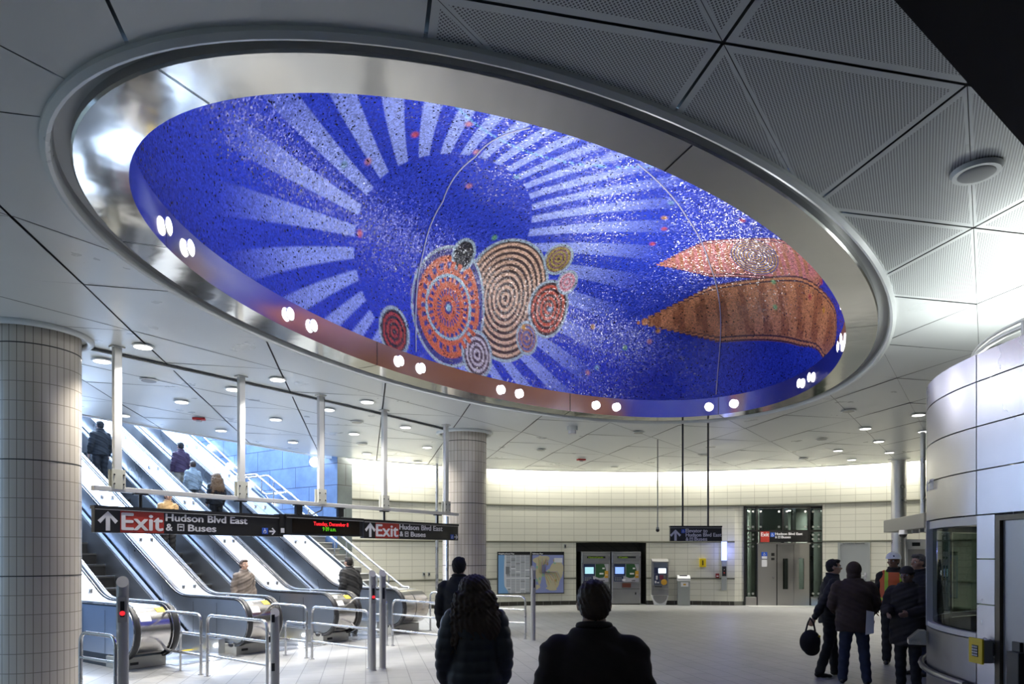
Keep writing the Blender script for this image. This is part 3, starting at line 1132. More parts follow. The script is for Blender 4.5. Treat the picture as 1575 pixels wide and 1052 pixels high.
def make_balustrade(wd, stickers, seam, label):
    root = empty('escalator_balustrade', (0, 0, 0), 0, label, 'escalator balustrade')
    prof = escalator_path(off=-0.03)
    low = [(TOPY, HZ + (TOPY - KINK) * SL - 1.35), (KINK + 1.2, 0.17), ]
    poly = prof + low
    M2 = MB()
    # sides
    for x, flip in ((0.035, False), (wd - 0.035, True)):
        idxs = tuple(range(len(poly)))
        M2.add([(x, p[0], p[1]) for p in poly], [idxs if flip else idxs[::-1]], 0)
    M2.build('side_panels', M_panel, root)
    # panel joints on the visible side
    for yy in (1.0, 1.75, 2.6, 3.9, 5.2, 6.5, 7.8, 9.1):
        z0 = 0.2 if yy < KINK + 1.2 else HZ + (yy - KINK) * SL - 1.1
        z1 = HZ - 0.1 + max(0, yy - KINK) * SL
        for xx in (0.031, wd - 0.031):
            mj = MB(); mj.add([(xx, yy - 0.006, z0), (xx, yy + 0.006, z0), (xx, yy + 0.006 + (0.25 if yy > KINK else 0), z1), (xx, yy - 0.006 + (0.25 if yy > KINK else 0), z1)], [(0, 1, 2, 3)])
            mj.build('panel_joint', mat('joint_grey', (0.12, 0.14, 0.17), 0.4, 0.6), root)
    # drum (newel front) and deck
    dr = [p for p in prof[:15]]
    Mv = MB()
    vs = []
    for p in dr:
        vs += [(0.035, p[0], p[1]), (wd - 0.035, p[0], p[1])]
    Mv.add(vs, [(2 * k, 2 * k + 1, 2 * k + 3, 2 * k + 2) for k in range(len(dr) - 1)], 0, True)
    dro = Mv.build('newel_drum', M_drum, root)
    dk_ = prof[14:]
    Mv = MB(); vs = []
    for p in dk_:
        vs += [(0.035, p[0], p[1] + 0.004), (wd - 0.035, p[0], p[1] + 0.004)]
    Mv.add(vs, [(2 * k, 2 * k + 1, 2 * k + 3, 2 * k + 2) for k in range(len(dk_) - 1)], 0, True)
    Mv.build('deck', M_deck, root)
    if seam:
        Mv = MB(); vs = []
        for p in prof:
            n0 = Vector((p[0] - NR, p[1] - (HZ - NR))).normalized() * 0.004 if p[0] < NR else Vector((0, 0.008))
            vs += [(seam - 0.005, p[0] + n0[0], p[1] + n0[1]), (seam + 0.005, p[0] + n0[0], p[1] + n0[1])]
        Mv.add(vs, [(2 * k, 2 * k + 1, 2 * k + 3, 2 * k + 2) for k in range(len(prof) - 1)], 0)
        Mv.build('seam_line', M_gap, root)
    # handrails
    hp = escalator_path(off=0.0)
    for x in ((0.03, wd - 0.03) if seam is None else (0.03,)):
        hr = MB()
        sec = [(-0.042, -0.03), (-0.042, 0.018), (-0.028, 0.03), (0.028, 0.03), (0.042, 0.018), (0.042, -0.03)]
        vs, fs = [], []
        L = len(hp)
        for i_, p in enumerate(hp):
            a = Vector(hp[max(i_ - 1, 0)]); b = Vector(hp[min(i_ + 1, L - 1)])
            t_ = (b - a).normalized(); nv = Vector((-t_.y, t_.x))
            for (sx_, sn) in sec:
                vs.append((x + sx_, p[0] + nv.x * sn, p[1] + nv.y * sn))
        for i_ in range(L - 1):
            for k in range(5):
                fs.append((i_ * 6 + k, i_ * 6 + k + 1, i_ * 6 + 7 + k, i_ * 6 + 6 + k))
        hr.add(vs, fs, 0, True)
        hr.build('handrail', M_rubber, root)
        # bright track beside the rubber
        tr = MB(); vs = []
        for (dx0, dx1, dn) in ((-0.058, -0.044, 0.004), (0.044, 0.062, 0.004)):
            b0 = len(vs)
            for i_, p in enumerate(hp):
                a = Vector(hp[max(i_ - 1, 0)]); b = Vector(hp[min(i_ + 1, L - 1)])
                t_ = (b - a).normalized(); nv = Vector((-t_.y, t_.x))
                vs += [(x + dx0, p[0] + nv.x * dn, p[1] + nv.y * dn), (x + dx1, p[0] + nv.x * dn, p[1] + nv.y * dn)]
        fs = []
        for s_ in (0, 2 * L):
            fs += [(s_ + 2 * k, s_ + 2 * k + 1, s_ + 2 * k + 3, s_ + 2 * k + 2) for k in range(L - 1)]
        tr.add(vs, fs, 0, True)
        tr.build('handrail_track', M_rail, root)
        MB().ball((x, NR + 0.12, 0.165), 0.06, 12, 0, (1, 1.5, 0.8)).build('handrail_inlet', M_rubber, root)
    # plinth under the drum
    pl_ = MB(); pl_.box(0.0, wd, 0.36, 0.9, 0, 0.18, 0, 0.008)
    po = pl_.build('plinth', mat('plinth_grey', (0.36, 0.36, 0.33), 0.45, 0.2), root)
    MB().box(0.10, 0.22, 0.352, 0.362, 0.06, 0.10).build('vent', M_gap, po)
    MB().box(0.03, wd - 0.03, 0.9, KINK + 1.6, 0, 0.19).build('skirt_base', mat('dark_skirt', (0.04, 0.05, 0.06), 0.35, 0.5), root)
    # bright step light near the floor
    # anti slide knobs on the deck
    kn = None
    ys = [1.1, 2.4] + [4.0 + 1.65 * k for k in range(7)]
    for yy in ys:
        for xx in ((wd * 0.33, wd * 0.67) if yy > 2 else (wd * 0.5,)):
            zz = HZ - 0.028 + max(0, yy - KINK) * SL
            if kn is None:
                m_ = MB(); m_.disc((0, 0), 0.032, -0.01, 0.05, 12); m_.disc((0, 0), 0.04, 0.045, 0.055, 12)
                kn = m_.build('deck_knob', M_rail, root); k2 = kn
            else:
                k2 = kn.copy(); COL.objects.link(k2)
            k2.location = (xx, yy, zz)
    if stickers:
        for (x0, x1, a0, a1, mt, nm) in ((wd * 0.62, wd * 0.82, 130, 112, M_yellow, 'yellow_notice'), (wd * 0.16, wd * 0.42, 154, 136, M_white, 'white_notice'), (wd * 0.16, wd * 0.32, 126, 114, M_white, 'white_notice')):
            m_ = MB(); vs = []
            for k in range(5):
                a = R(a0 + (a1 - a0) * k / 4)
                yy = NR + (NR - 0.026) * math.cos(a); zz = HZ - NR + (NR - 0.026) * math.sin(a)
                vs += [(x0, yy, zz), (x1, yy, zz)]
            m_.add(vs, [(2 * k, 2 * k + 1, 2 * k + 3, 2 * k + 2) for k in range(4)], 0, True)
            m_.build(nm, mt, dro)
    return root


SP = 1.87
# left outer, then the shared ones, then the wide right hand one
specs = [(-SP, 0.65, True, None, 'stainless escalator balustrade nearest to the big left column'),
         (0.0, 0.65, True, None, 'second stainless escalator balustrade counted from the left column'),
         (SP, 0.65, True, None, 'third stainless escalator balustrade, left of the paired grey posts'),
         (2 * SP, 0.86, False, 0.42, 'rightmost stainless escalator balustrade with one handrail and a wide drum')]
for (u, wd, st, seam, lab) in specs:
    b = make_balustrade(wd, st, seam, lab)
    b.location = T(u, 0); b.rotation_euler = (0, 0, WA)

M_step = mat('step_metal', (0.10, 0.10, 0.10), 0.4, 0.6)
M_riser = mat('riser_metal', (0.035, 0.035, 0.035), 0.5, 0.5)


def make_escalator(label):
    root = empty('escalator', (0, 0, 0), 0, label, 'escalator')
    w0, w1 = 0.12, SP - 0.65 - 0.12
    MB().box(w0 - 0.1, w1 + 0.1, 0.1, 1.5, 0, 0.012).build('comb_plate', M_rail, root)
    MB().box(w0, w1, 1.5, 1.56, 0.012, 0.022).build('comb', M_yellow, root)
    st = MB(); y = 1.56; z = 0.02
    st.box(w0, w1, y, y + 0.8, -0.05, z, 0); y += 0.8
    for k in range(30):
        z += 0.231 * (0.5 if k == 0 else 1)
        st.box(w0, w1, y, y + 0.42, z - 0.04, z, 0)
        st.box(w0, w1, y + 0.01, y + 0.03, z - 0.24, z - 0.04, 1)
        y += 0.40
    st.build('steps', [M_step, M_riser], root)
    # skirt ledges on both sides
    for (x0, x1, nm) in ((0.0, w0, 'skirt'), (w1, w1 + 0.12, 'skirt')):
        m_ = MB()
        t0 = 0.28
        poly = [(0.7, 0.0), (0.7, t0 - 0.02), (1.9, t0), (TOPY, t0 + (TOPY - 1.9) * SL), (TOPY, t0 + (TOPY - 1.9) * SL - 0.7), (3.1, 0.0)]
        m_.prism(poly, x0, x1, 'x')
        s_ = m_.build(nm, M_deck, root)
        m_ = MB()
        xm = x1 - 0.02 if x0 == 0 else x0 + 0.02
        m_.tube([(xm, 0.8, t0 + 0.005), (xm, 1.9, t0 + 0.02), (xm, TOPY, t0 + 0.02 + (TOPY - 1.9) * SL)], 0.012, 6)
        m_.build('skirt_brush', M_rubber, s_)
    for xx in (0.03,):
        m_ = MB(); m_.disc((0, 0), 0.05, 0, 0.02, 14)
        m_.xf(Matrix.Translation((SP - 0.65 + 0.012, 0.95, 0.14)) @ Matrix.Rotation(-PI / 2, 4, 'Y'))
        m_.build('floor_lamp_lens', M_lamp, root)
    return root


for k, lab in enumerate(('escalator between the first and second drums, closest to the left column',
                         'middle escalator between the second and third drums',
                         'right hand escalator between the third drum and the widest drum')):
    e_ = make_escalator(lab)
    e_.location = T(-SP + SP * k + 0.65, 0); e_.rotation_euler = (0, 0, WA)
    lp_ = T(-SP + SP * k + SP - 0.12, 0.85, 0.14)
    add_light('comb_light', 'POINT', lp_, 7, (0.9, 0.96, 1.0), shadow_soft_size=0.04)

# fixed stairs on the right of the escalators
U0, U1 = 2 * SP + 0.90, 6.22
st_root = empty('staircase', T(U0, 1.9), WA, 'grey fixed staircase to the right of the escalators, rising beside the granite wall', 'stairs')
m_ = MB(); wS = U1 - U0
for k in range(46):
    y0, z0 = 0.30 * k, 0.172 * (k + 1)
    if k == 17:                                         # landing half way up
        m_.box(0, wS, y0, y0 + 1.3, z0 - 0.172 - 0.16, z0 - 0.172, 1)
    if k >= 17: y0 += 1.3
    m_.box(0, wS, y0, y0 + 0.34, z0 - 0.16, z0 - 0.022, 0)
    m_.box(0, wS, y0 - 0.03, y0 + 0.30, z0 - 0.022, z0, 1)
m_.build('steps', [mat('stair_riser', (0.16, 0.16, 0.15), 0.6), mat('stair_tread', (0.45, 0.45, 0.42), 0.5)], st_root)
sl2 = 0.172 / 0.30
m_ = MB(); m_.prism([(0.0, 0.35), (0.0, 0.72), (5.1, 0.72 + 5.1 * sl2), (5.1, 0.35 + 5.1 * sl2)], 0.18, 0.24, 'x')
m_.build('centre_divider', mat('divider_steel', (0.35, 0.40, 0.46), 0.3, 0.9), st_root)
for x in (0.34, 0.74):
    m_ = MB()
    y0 = -0.30
    pts = [(x, y0 - 0.2, 0.80), (x, y0 - 0.2, 0.92), (x, y0, 0.92), (x, 5.1, 0.92 + (5.1 - y0) * sl2), (x, 6.4, 0.92 + (5.1 - y0) * sl2), (x, 12, 0.92 + (10.7 - y0) * sl2)]
    m_.tube(rounded(pts, 0.06), 0.028, 10)
    for k in range(4):
        yy = 0.2 + 1.55 * k
        m_.tube([(x, yy, max(0, yy * sl2)), (x, yy, 0.9 + (yy - y0) * sl2)], 0.018, 8)
    m_.build('stair_handrail', M_rail, st_root)

# granite wall of the shaft
UW = 6.28
gw = MB()
gw.box(0, 0.55, 0, 16, 0, 12)
go = gw.build('wall_shaft_right', [M_granite]); go.location = T(UW, 5.05); go.rotation_euler = (0, 0, WA)
uv_from(go, lambda co, p: (co.y, co.z) if abs(p.normal.x) > 0.5 else (co.x, co.z))
go.data.materials.append(M_dark_granite)
for p in go.data.polygons:
    if p.normal.y < -0.5: p.material_index = 1
tag(go, kind='structure')
gl = MB(); gl.box(0, 0.5, 0, 16, 0, 12)
go = gl.build('wall_shaft_left', [M_granite]); go.location = T(-3.6, 2.0); go.rotation_euler = (0, 0, WA)
uv_from(go, lambda co, p: (co.y, co.z) if abs(p.normal.x) > 0.5 else (co.x, co.z))
tag(go, kind='structure')
# side wall that closes the hall left of the column
sw = MB(); sw.box(-8.0, -3.6, 2.0, 2.4, 0, 5.0)
go = sw.build('wall_left', [M_wall]); go.location = T(0, 0); go.rotation_euler = (0, 0, WA)
uv_from(go, lambda co, p: (co.x, co.z)); tag(go, kind='structure')


def on_shaft_wall(px, py):
    """point of the granite wall plane behind a place of the photo, as (v, z)"""
    r = (px - CX) / F
    n_ = W; d_ = T(UW - 0.03, 0).dot(W)
    Y_ = d_ / (W.x * r + W.y)
    p = Vector((r * Y_, Y_, ZY(py, Y_)))
    return p


# handrail with round lamps fixed to the granite wall
hw = empty('wall_handrail', T(UW, 5.05), WA, 'bright steel handrail bending across the blue granite wall', 'handrail')
Mi = (Matrix.Translation(T(UW, 5.05)) @ Matrix.Rotation(WA, 4, 'Z')).inverted()
pts = [Mi @ on_shaft_wall(*q) for q in ((310, 667), (350, 704), (411, 761), (448, 757), (490, 797))]
pts = [Vector((-0.10, p.y, p.z)) for p in pts]
MB().tube(rounded(pts, 0.15), 0.030, 8).build('rail', M_rail, hw)
m_ = MB()
for q in pts[1:]:
    m_.tube([q + Vector((0, 0, 0)), q + Vector((0.1, 0, -0.1))], 0.015, 6)
m_.build('brackets', M_rail, hw)
lp0 = None
for (px_, py_) in ((325, 689), (354, 717), (386, 746), (419, 775), (486, 711)):
    p = on_shaft_wall(px_, py_)
    if lp0 is None:
        lp0 = empty('wall_lamp', p, WA)
        MB().ball((-0.04, 0, 0), 0.11, 14).build('globe', M_lamp_hot, lp0)
        m_ = MB(); m_.box(0.0, 0.03, -0.05, 0.05, -0.05, 0.05); m_.build('wall_plate', M_rail, lp0)
        u_ = lp0
    else:
        u_ = copy_tree(lp0); u_.location = p
    tag(u_, 'small round glowing lamp on the blue granite shaft wall' if px_ < 480 else 'brighter round lamp at the top of the granite wall beside the third sign hanger', 'wall lamp', 'round lamps along the granite wall' if px_ < 480 else None)
    if px_ > 480: u_.scale = (1.3, 1.3, 1.3)

# ------------------------------------------------------------------ hanging exit sign line
H0 = Vector((-5.25, 9.08, 0))


def sline(px):
    r = (px - CX) / F
    return (r * H0.y - H0.x) / (W.x - r * W.y)


s_px = lambda px: sline(px)
sa, sb_ = s_px(142), s_px(703)
hang = empty('sign_hanger_frame', H0, WA, 'long steel rail on five white posts hanging from the ceiling above the exit signs', 'sign hanger')
MB().box(sa, sb_, -0.05, 0.05, 2.565, 2.63, 0, 0.006).build('rail', M_alu, hang)
for px_ in (180, 371, 493, 591, 686):
    s_ = s_px(px_)
    m_ = MB(); m_.box(s_ - 0.05, s_ + 0.05, -0.035, 0.035, 2.63, ZC, 0, 0.006)
    po = m_.build('post', M_alu, hang)
    m_ = MB(); m_.box(s_ - 0.085, s_ + 0.085, -0.055, -0.035, 2.60, 2.86); m_.box(s_ - 0.085, s_ + 0.085, 0.035, 0.055, 2.60, 2.86)
    m_.build('bracket', mat('cream_bracket', (0.55, 0.55, 0.47), 0.5), po)
    m_ = MB()
    for zz in (2.67, 2.79):
        m_.ball((s_ - 0.06, -0.058, zz), 0.012, 6); m_.ball((s_ + 0.06, -0.058, zz), 0.012, 6)
    m_.build('bolts', M_gap, po)
    MB().box(s_ - 0.08, s_ + 0.08, -0.06, 0.06, ZC - 0.02, ZC - 0.002).build('ceiling_plate', M_alu, po)
for px_ in (216, 370, 459, 523, 591, 673):
    s_ = s_px(px_)
    m_ = MB(); m_.tube([(s_, 0, 2.57), (s_, 0, 2.36)], 0.022, 8); m_.box(s_ - 0.09, s_ + 0.09, -0.04, 0.04, 2.545, 2.565)
    if px_ in (459, 523):
        m_.box(s_ - 0.06, s_ + 0.06, -0.03, 0.03, 2.40, 2.55)
    m_.build('drop_rod', M_black, hang)
# flexible cable at the third post
m_ = MB(); s_ = s_px(493)
m_.tube([(s_ + 0.08, 0, ZC), (s_ + 0.08, 0.01, 3.4), (s_ + 0.07, 0, 2.68), (s_ + 0.02, 0, 2.50), (s_ - 0.18, 0, 2.41), (s_ - 0.6, 0, 2.39)], 0.012, 6)
m_.build('cable', mat('grey_cable', (0.25, 0.25, 0.25), 0.5), hang)


def sign_board(name, pa, pb, z0, z1, label, y0=-0.05, y1=0.05):
    s0, s1 = s_px(pa), s_px(pb)
    root = empty(name, H0 + W * s0, WA, label, 'sign')
    L = s1 - s0
    MB().box(0, L, y0, y1, z0, z1, 0, 0.004).build('panel', M_black, root)
    m_ = MB(); m_.box(-0.01, L + 0.01, y0 - 0.012, y1 + 0.012, z1 - 0.03, z1 + 0.012)
    m_.build('top_channel', M_black, root)
    MB().box(0, L, y0 - 0.016, y0 - 0.012, z1 - 0.040, z1 - 0.034).build('bright_line', M_alu, root)
    return root, (lambda px: s_px(px) - s0), L


sg, fx, L = sign_board('exit_sign', 143, 433, 2.02, 2.36, 'long black hanging sign reading Exit Hudson Blvd East and Buses, nearer left one')
yF = -0.052
m_ = MB(); arrow_mb(m_, fx(163), 2.175, 0.255, yF - 0.003, yF); m_.build('arrow', M_white, sg)
MB().box(fx(182), fx(249), yF - 0.003, yF, 2.03, 2.315).build('red_panel', M_red, sg)
text_mesh('Exit', 0.3, M_white, sg, fx(184.5), 2.065, yF - 0.004, fx(247) - fx(184.5), 0.225, bold=0.008)
text_mesh('Hudson Blvd East', 0.14, M_white, sg, fx(252), 2.205, yF - 0.002, fx(377) - fx(252), 0.10, bold=0.004)
text_mesh('&', 0.14, M_white, sg, fx(252.5), 2.07, yF - 0.002, fx(262) - fx(252.5), 0.095, bold=0.004)
m_ = MB(); bus_mb(m_, fx(275), 2.118, 0.10, yF - 0.003, yF); m_.build('bus_symbol', [M_white, M_black], sg)
text_mesh('Buses', 0.14, M_white, sg, fx(286.5), 2.07, yF - 0.002, fx(329) - fx(286.5), 0.095, bold=0.004)
m_ = MB(); xa = fx(404.5); m_.box(xa - 0.055, xa + 0.055, yF - 0.003, yF, 2.055, 2.155); bo = m_.build('accessible_symbol', M_blue, sg)
m_ = MB(); wheelchair_mb(m_, xa, 2.105, 0.085, yF - 0.008, yF - 0.004); m_.build('wheelchair_figure', M_white, bo)
m_ = MB(); arrow_mb(m_, fx(416), 2.103, 0.12, yF - 0.003, yF, 0, -PI / 2); m_.build('arrow', M_white, sg)

dg_, fx, L = sign_board('date_display', 434, 552, 2.055, 2.375, 'black electronic display showing Tuesday, December 8 in red letters', -0.11, 0.08)
yF = -0.112
MB().box(fx(443), fx(546), yF - 0.003, yF, 2.085, 2.325).build('screen', mat('dark_screen', (0.012, 0.008, 0.006), 0.15), dg_)
text_mesh('Tuesday, December 8', 0.09, M_led_red, dg_, fx(475.5), 2.225, yF - 0.005, fx(529) - fx(475.5), 0.085, bold=0.001)
text_mesh('9 09 a.m.', 0.09, M_led_green, dg_, fx(489.5), 2.135, yF - 0.005, fx(510) - fx(489.5), 0.07, bold=0.001)
m_ = MB(); m_.box(-0.10, 0.0, -0.08, 0.08, 2.05, 2.39); eb = m_.build('end_box', M_black, dg_)
MB().box(-0.085, -0.02, -0.086, -0.08, 2.085, 2.16).build('white_tag', M_white, eb)

sg, fx, L = sign_board('exit_sign', 557, 702, 2.03, 2.37, 'black hanging sign reading Exit Hudson Blvd East, the shorter right one by the tiled column')
yF = -0.052
m_ = MB(); arrow_mb(m_, fx(566.5), 2.19, 0.27, yF - 0.003, yF); m_.build('arrow', M_white, sg)
MB().box(fx(574.5), fx(610.5), yF - 0.003, yF, 2.04, 2.33).build('red_panel', M_red, sg)
text_mesh('Exit', 0.3, M_white, sg, fx(575.5), 2.075, yF - 0.004, fx(609) - fx(575.5), 0.225, bold=0.008)
text_mesh('Hudson Blvd East', 0.14, M_white, sg, fx(611.5), 2.22, yF - 0.002, fx(677.5) - fx(611.5), 0.10, bold=0.004)
text_mesh('&', 0.14, M_white, sg, fx(612), 2.085, yF - 0.002, fx(617) - fx(612), 0.095, bold=0.004)
m_ = MB(); bus_mb(m_, fx(622.5), 2.13, 0.10, yF - 0.003, yF); m_.build('bus_symbol', [M_white, M_black], sg)
text_mesh('Buses', 0.14, M_white, sg, fx(629), 2.085, yF - 0.002, fx(651.5) - fx(629), 0.095, bold=0.004)
m_ = MB(); xa = fx(692.5); m_.box(xa - 0.055, xa + 0.055, yF - 0.003, yF, 2.055, 2.155); bo = m_.build('accessible_symbol', M_blue, sg)
m_ = MB(); wheelchair_mb(m_, xa, 2.105, 0.085, yF - 0.008, yF - 0.004); m_.build('wheelchair_figure', M_white, bo)
m_ = MB(); arrow_mb(m_, fx(698.5), 2.103, 0.12, yF - 0.003, yF, 0, -PI / 2); m_.build('arrow', M_white, sg)
# conduit that runs down to the floor behind the sign end, and one by the wall
p = D(688, 15.05)
tag(MB().tube([p, p + Vector((0, 0, 2.56))], 0.035, 10).build('steel_conduit', M_rail), 'steel conduit rising from the floor to the right end of the hanging signs', 'pipe')
p = D(672, 21.0)
tag(MB().tube([p, p + Vector((0, 0, ZC))], 0.05, 10).build('steel_conduit', M_rail), 'thin vertical steel conduit on the cream wall left of the tiled column', 'pipe')

# ------------------------------------------------------------------ ceiling downlights, discs, detectors
lit = [(220, 533), (157, 555), (279.4, 618), (190, 639), (359, 598.7), (427, 583.6), (424, 645), (340, 662), (450.6, 680), (505, 630), (565, 618), (544.5, 667), (623.7, 657), (657, 688), (564.4, 697.7),
       (1412.6, 638), (1331, 659), (1351.7, 679), (1289, 693), (1310, 707), (1368, 696), (1421, 663.6)]
unlit = [(549, 649), (556.7, 683), (643, 710), (229, 585), (1305, 632), (1264, 675.5), (1237, 705), (832, 692), (982, 665), (945, 718), (1082, 700)]


def make_down(lens):
    r = empty('ceiling_downlight', (0, 0, 0))
    m_ = MB(); m_.disc((0, 0), 0.125, -0.012, 0.0, 24, 0, 0.14); m_.build('trim_ring', M_ceil, r)
    m_ = MB(); m_.disc((0, 0), 0.108, -0.016, -0.012, 24); m_.build('lens', lens, r)
    return r


d1 = d2 = None
for k, q in enumerate(lit):
    p = G(q[0], q[1], ZC - 0.02)
    if d1 is None:
        d1 = make_down(M_lamp); u_ = d1
    else:
        u_ = copy_tree(d1)
    u_.location = p
    if q[0] < 700:
        tag(u_, 'small round lit downlight in the white ceiling over the escalators', 'ceiling light', 'lit downlights over the escalators')
    else:
        tag(u_, 'small round lit downlight in the white ceiling beside the booth', 'ceiling light', 'lit downlights near the booth')
    add_light('downlight_beam', 'SPOT', p - Vector((0, 0, 0.03)), 430 if q[0] < 700 else 190, (1.0, 0.96, 0.90), p - Vector((0, 0, 3)), spot_size=R(120), spot_blend=0.7, shadow_soft_size=0.10)
for k, q in enumerate(unlit):
    p = G(q[0], q[1], ZC - 0.02)
    if d2 is None:
        d2 = make_down(M_lens_off); u_ = d2
    else:
        u_ = copy_tree(d2)
    u_.location = p
    if q[0] < 700:
        tag(u_, 'unlit grey round fitting in the ceiling over the escalators', 'ceiling light', 'unlit ceiling fittings over the escalators')
    else:
        tag(u_, 'unlit grey round fitting in the ceiling before the back wall', 'ceiling light', 'unlit ceiling fittings near the back wall')
# loudspeaker near the viewer
p = G(1502, 262, ZC - 0.01)
sp_ = empty('ceiling_speaker', p, 0, 'round white ceiling loudspeaker in the perforated panels at upper right', 'loudspeaker')
MB().disc((0, 0), 0.15, -0.03, 0.0, 32, 0, 0.165).build('rim', M_ceil, sp_)
MB().ball((0, 0, -0.028), 0.12, 20, 0, (1, 1, 0.15)).build('grille', mat('speaker_grille', (0.45, 0.46, 0.45), 0.7), sp_)
# fire detectors
for (q, lab) in (((306, 643), 'small red fire strobe on the ceiling above the escalators'), ((894, 706), 'small red fire strobe on the ceiling near the back wall')):
    p = G(q[0], q[1], ZC - 0.02)
    r = empty('fire_strobe', p, 0.3, lab, 'fire alarm')
    MB().box(-0.12, 0.12, -0.07, 0.07, -0.04, 0, 0, 0.008).build('housing', mat('alarm_red', (0.45, 0.02, 0.02), 0.4), r)
    MB().box(-0.05, 0.05, -0.03, 0.03, -0.08, -0.04, 0, 0.01).build('flash_lens', M_white, r)
p = G(880, 656, ZC)
r = empty('ceiling_antenna', p, 0, 'white cylindrical unit hanging under the ceiling in front of the back wall', 'antenna')
MB().disc((0, 0), 0.12, -0.09, 0, 24).build('base', M_ceil, r)
MB().disc((0, 0), 0.085, -0.16, -0.09, 24).build('cap', M_white, r)

# perimeter cove lights washing the wall
for (pa, pb) in ((752, 935), (1052, 1115), (1292, 1424), (1424, 1560)):
    a0, a1 = wall_angle(pa), wall_angle(pb)
    n_ = 24
    m_ = MB()
    m_.tube([wall_pt(a0 + (a1 - a0) * k / n_, 4.72, 13.28) for k in range(n_ + 1)], 0.025, 6)
    tag(m_.build('cove_light', mat('cove_tube', (1, 1, 1), 0.5, emit=(1.0, 0.97, 0.86), estr=6)),
        {752: 'hidden strip light washing the back wall above the maps', 1052: 'short strip light washing the wall above the elevator sign', 1292: 'strip light washing the wall right of the elevator', 1424: 'strip light washing the wall behind the booth'}[pa], 'strip light')
segs = [(536, 668, 130)] + [(752, 800, 60), (800, 850, 75), (850, 935, 90), (935, 1052, 38), (1052, 1115, 75), (1115, 1290, 55), (1292, 1360, 95), (1360, 1424, 80), (1424, 1560, 60)]
for (pa, pb, en) in segs:
    am = (wall_angle(pa) + wall_angle(pb)) / 2
    ln_ = (wall_pt(wall_angle(pa)) - wall_pt(wall_angle(pb))).length
    p = wall_pt(am, 4.74, 13.26)
    add_light('cove_wash', 'AREA', p, en * 1.6, (1.0, 0.97, 0.87), wall_pt(am, 3.2, RR), shape='RECTANGLE', size=ln_, size_y=0.08)

# ------------------------------------------------------------------ dark soffit close to the viewpoint
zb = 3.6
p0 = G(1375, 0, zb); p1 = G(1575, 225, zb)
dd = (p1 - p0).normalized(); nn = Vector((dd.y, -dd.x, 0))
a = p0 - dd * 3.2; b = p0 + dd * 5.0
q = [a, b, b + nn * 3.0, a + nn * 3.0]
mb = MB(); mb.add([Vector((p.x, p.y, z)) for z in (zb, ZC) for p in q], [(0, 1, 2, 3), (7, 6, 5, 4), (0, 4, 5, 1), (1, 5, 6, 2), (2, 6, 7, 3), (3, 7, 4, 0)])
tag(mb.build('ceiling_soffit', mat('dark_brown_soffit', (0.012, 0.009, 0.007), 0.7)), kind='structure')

# ------------------------------------------------------------------ metal posts and floor barriers


def post(name, px, Y, h, r, lab, led=None):
    p = D(px, Y)
    root = empty(name, p, R(28), lab, 'post')
    n_ = 20
    m_ = MB()
    vs = []
    for k in range(n_):
        a = 2 * PI * k / n_
        vs += [(r * math.cos(a), r * math.sin(a), 0.0), (r * math.cos(a), r * math.sin(a), h - r + r * math.sin(a))]
    m_.add(vs, [(2 * k, (2 * k + 2) % (2 * n_), (2 * k + 3) % (2 * n_), 2 * k + 1) for k in range(n_)], 0, True)
    m_.add([vs[2 * k + 1] for k in range(n_)], [tuple(range(n_))], 0)
    m_.build('tube', M_post, root)
    MB().disc((0, 0), r * 1.18, 0, 0.012, 24).build('foot_ring', M_rail, root)
    f = MB()
    if h > 1.3:
        f.box(-r * 0.75, r * 0.75, -r * 1.04, -r * 0.5, h - 0.50, h - 0.22, 0, 0.004)
        fo_ = f.build('reader_face', M_post, root)
        MB().box(-r * 0.34, r * 0.34, -r * 1.07, -r * 1.03, h - 0.44, h - 0.27).build('dark_window', M_black, fo_)
        if led:
            m2 = MB(); m2.disc((0, 0), r * 0.42, 0, 0.006, 14); m2.xf(Matrix.Translation((0, -r * 1.06, h - 0.40)) @ Matrix.Rotation(PI / 2, 4, 'X'))
            m2.build('red_light', M_led_red, fo_)
    else:
        for zz in (h - 0.18, h - 0.8):
            MB().box(-r * 0.9, -r * 0.2, -r * 0.99, -r * 0.4, zz, zz + 0.10).build('sensor_slot', M_black, root)
    return root


post('gate_post', 188.5, 7.45, 1.5, 0.060, 'tall round grey post with red light beside the big left column', True)
post('gate_post', 423, 8.75, 1.05, 0.055, 'short round grey post with slanted top between the barrier rails')
post('gate_post', 573, 10.2, 1.5, 0.050, 'left one of the two paired tall grey posts, with a red light', True)
post('gate_post', 588.5, 10.38, 1.5, 0.050, 'right one of the two paired tall grey posts, unlit')
post('gate_post', 820, 13.76, 1.5, 0.048, 'tall round grey post standing in front of the wall maps')


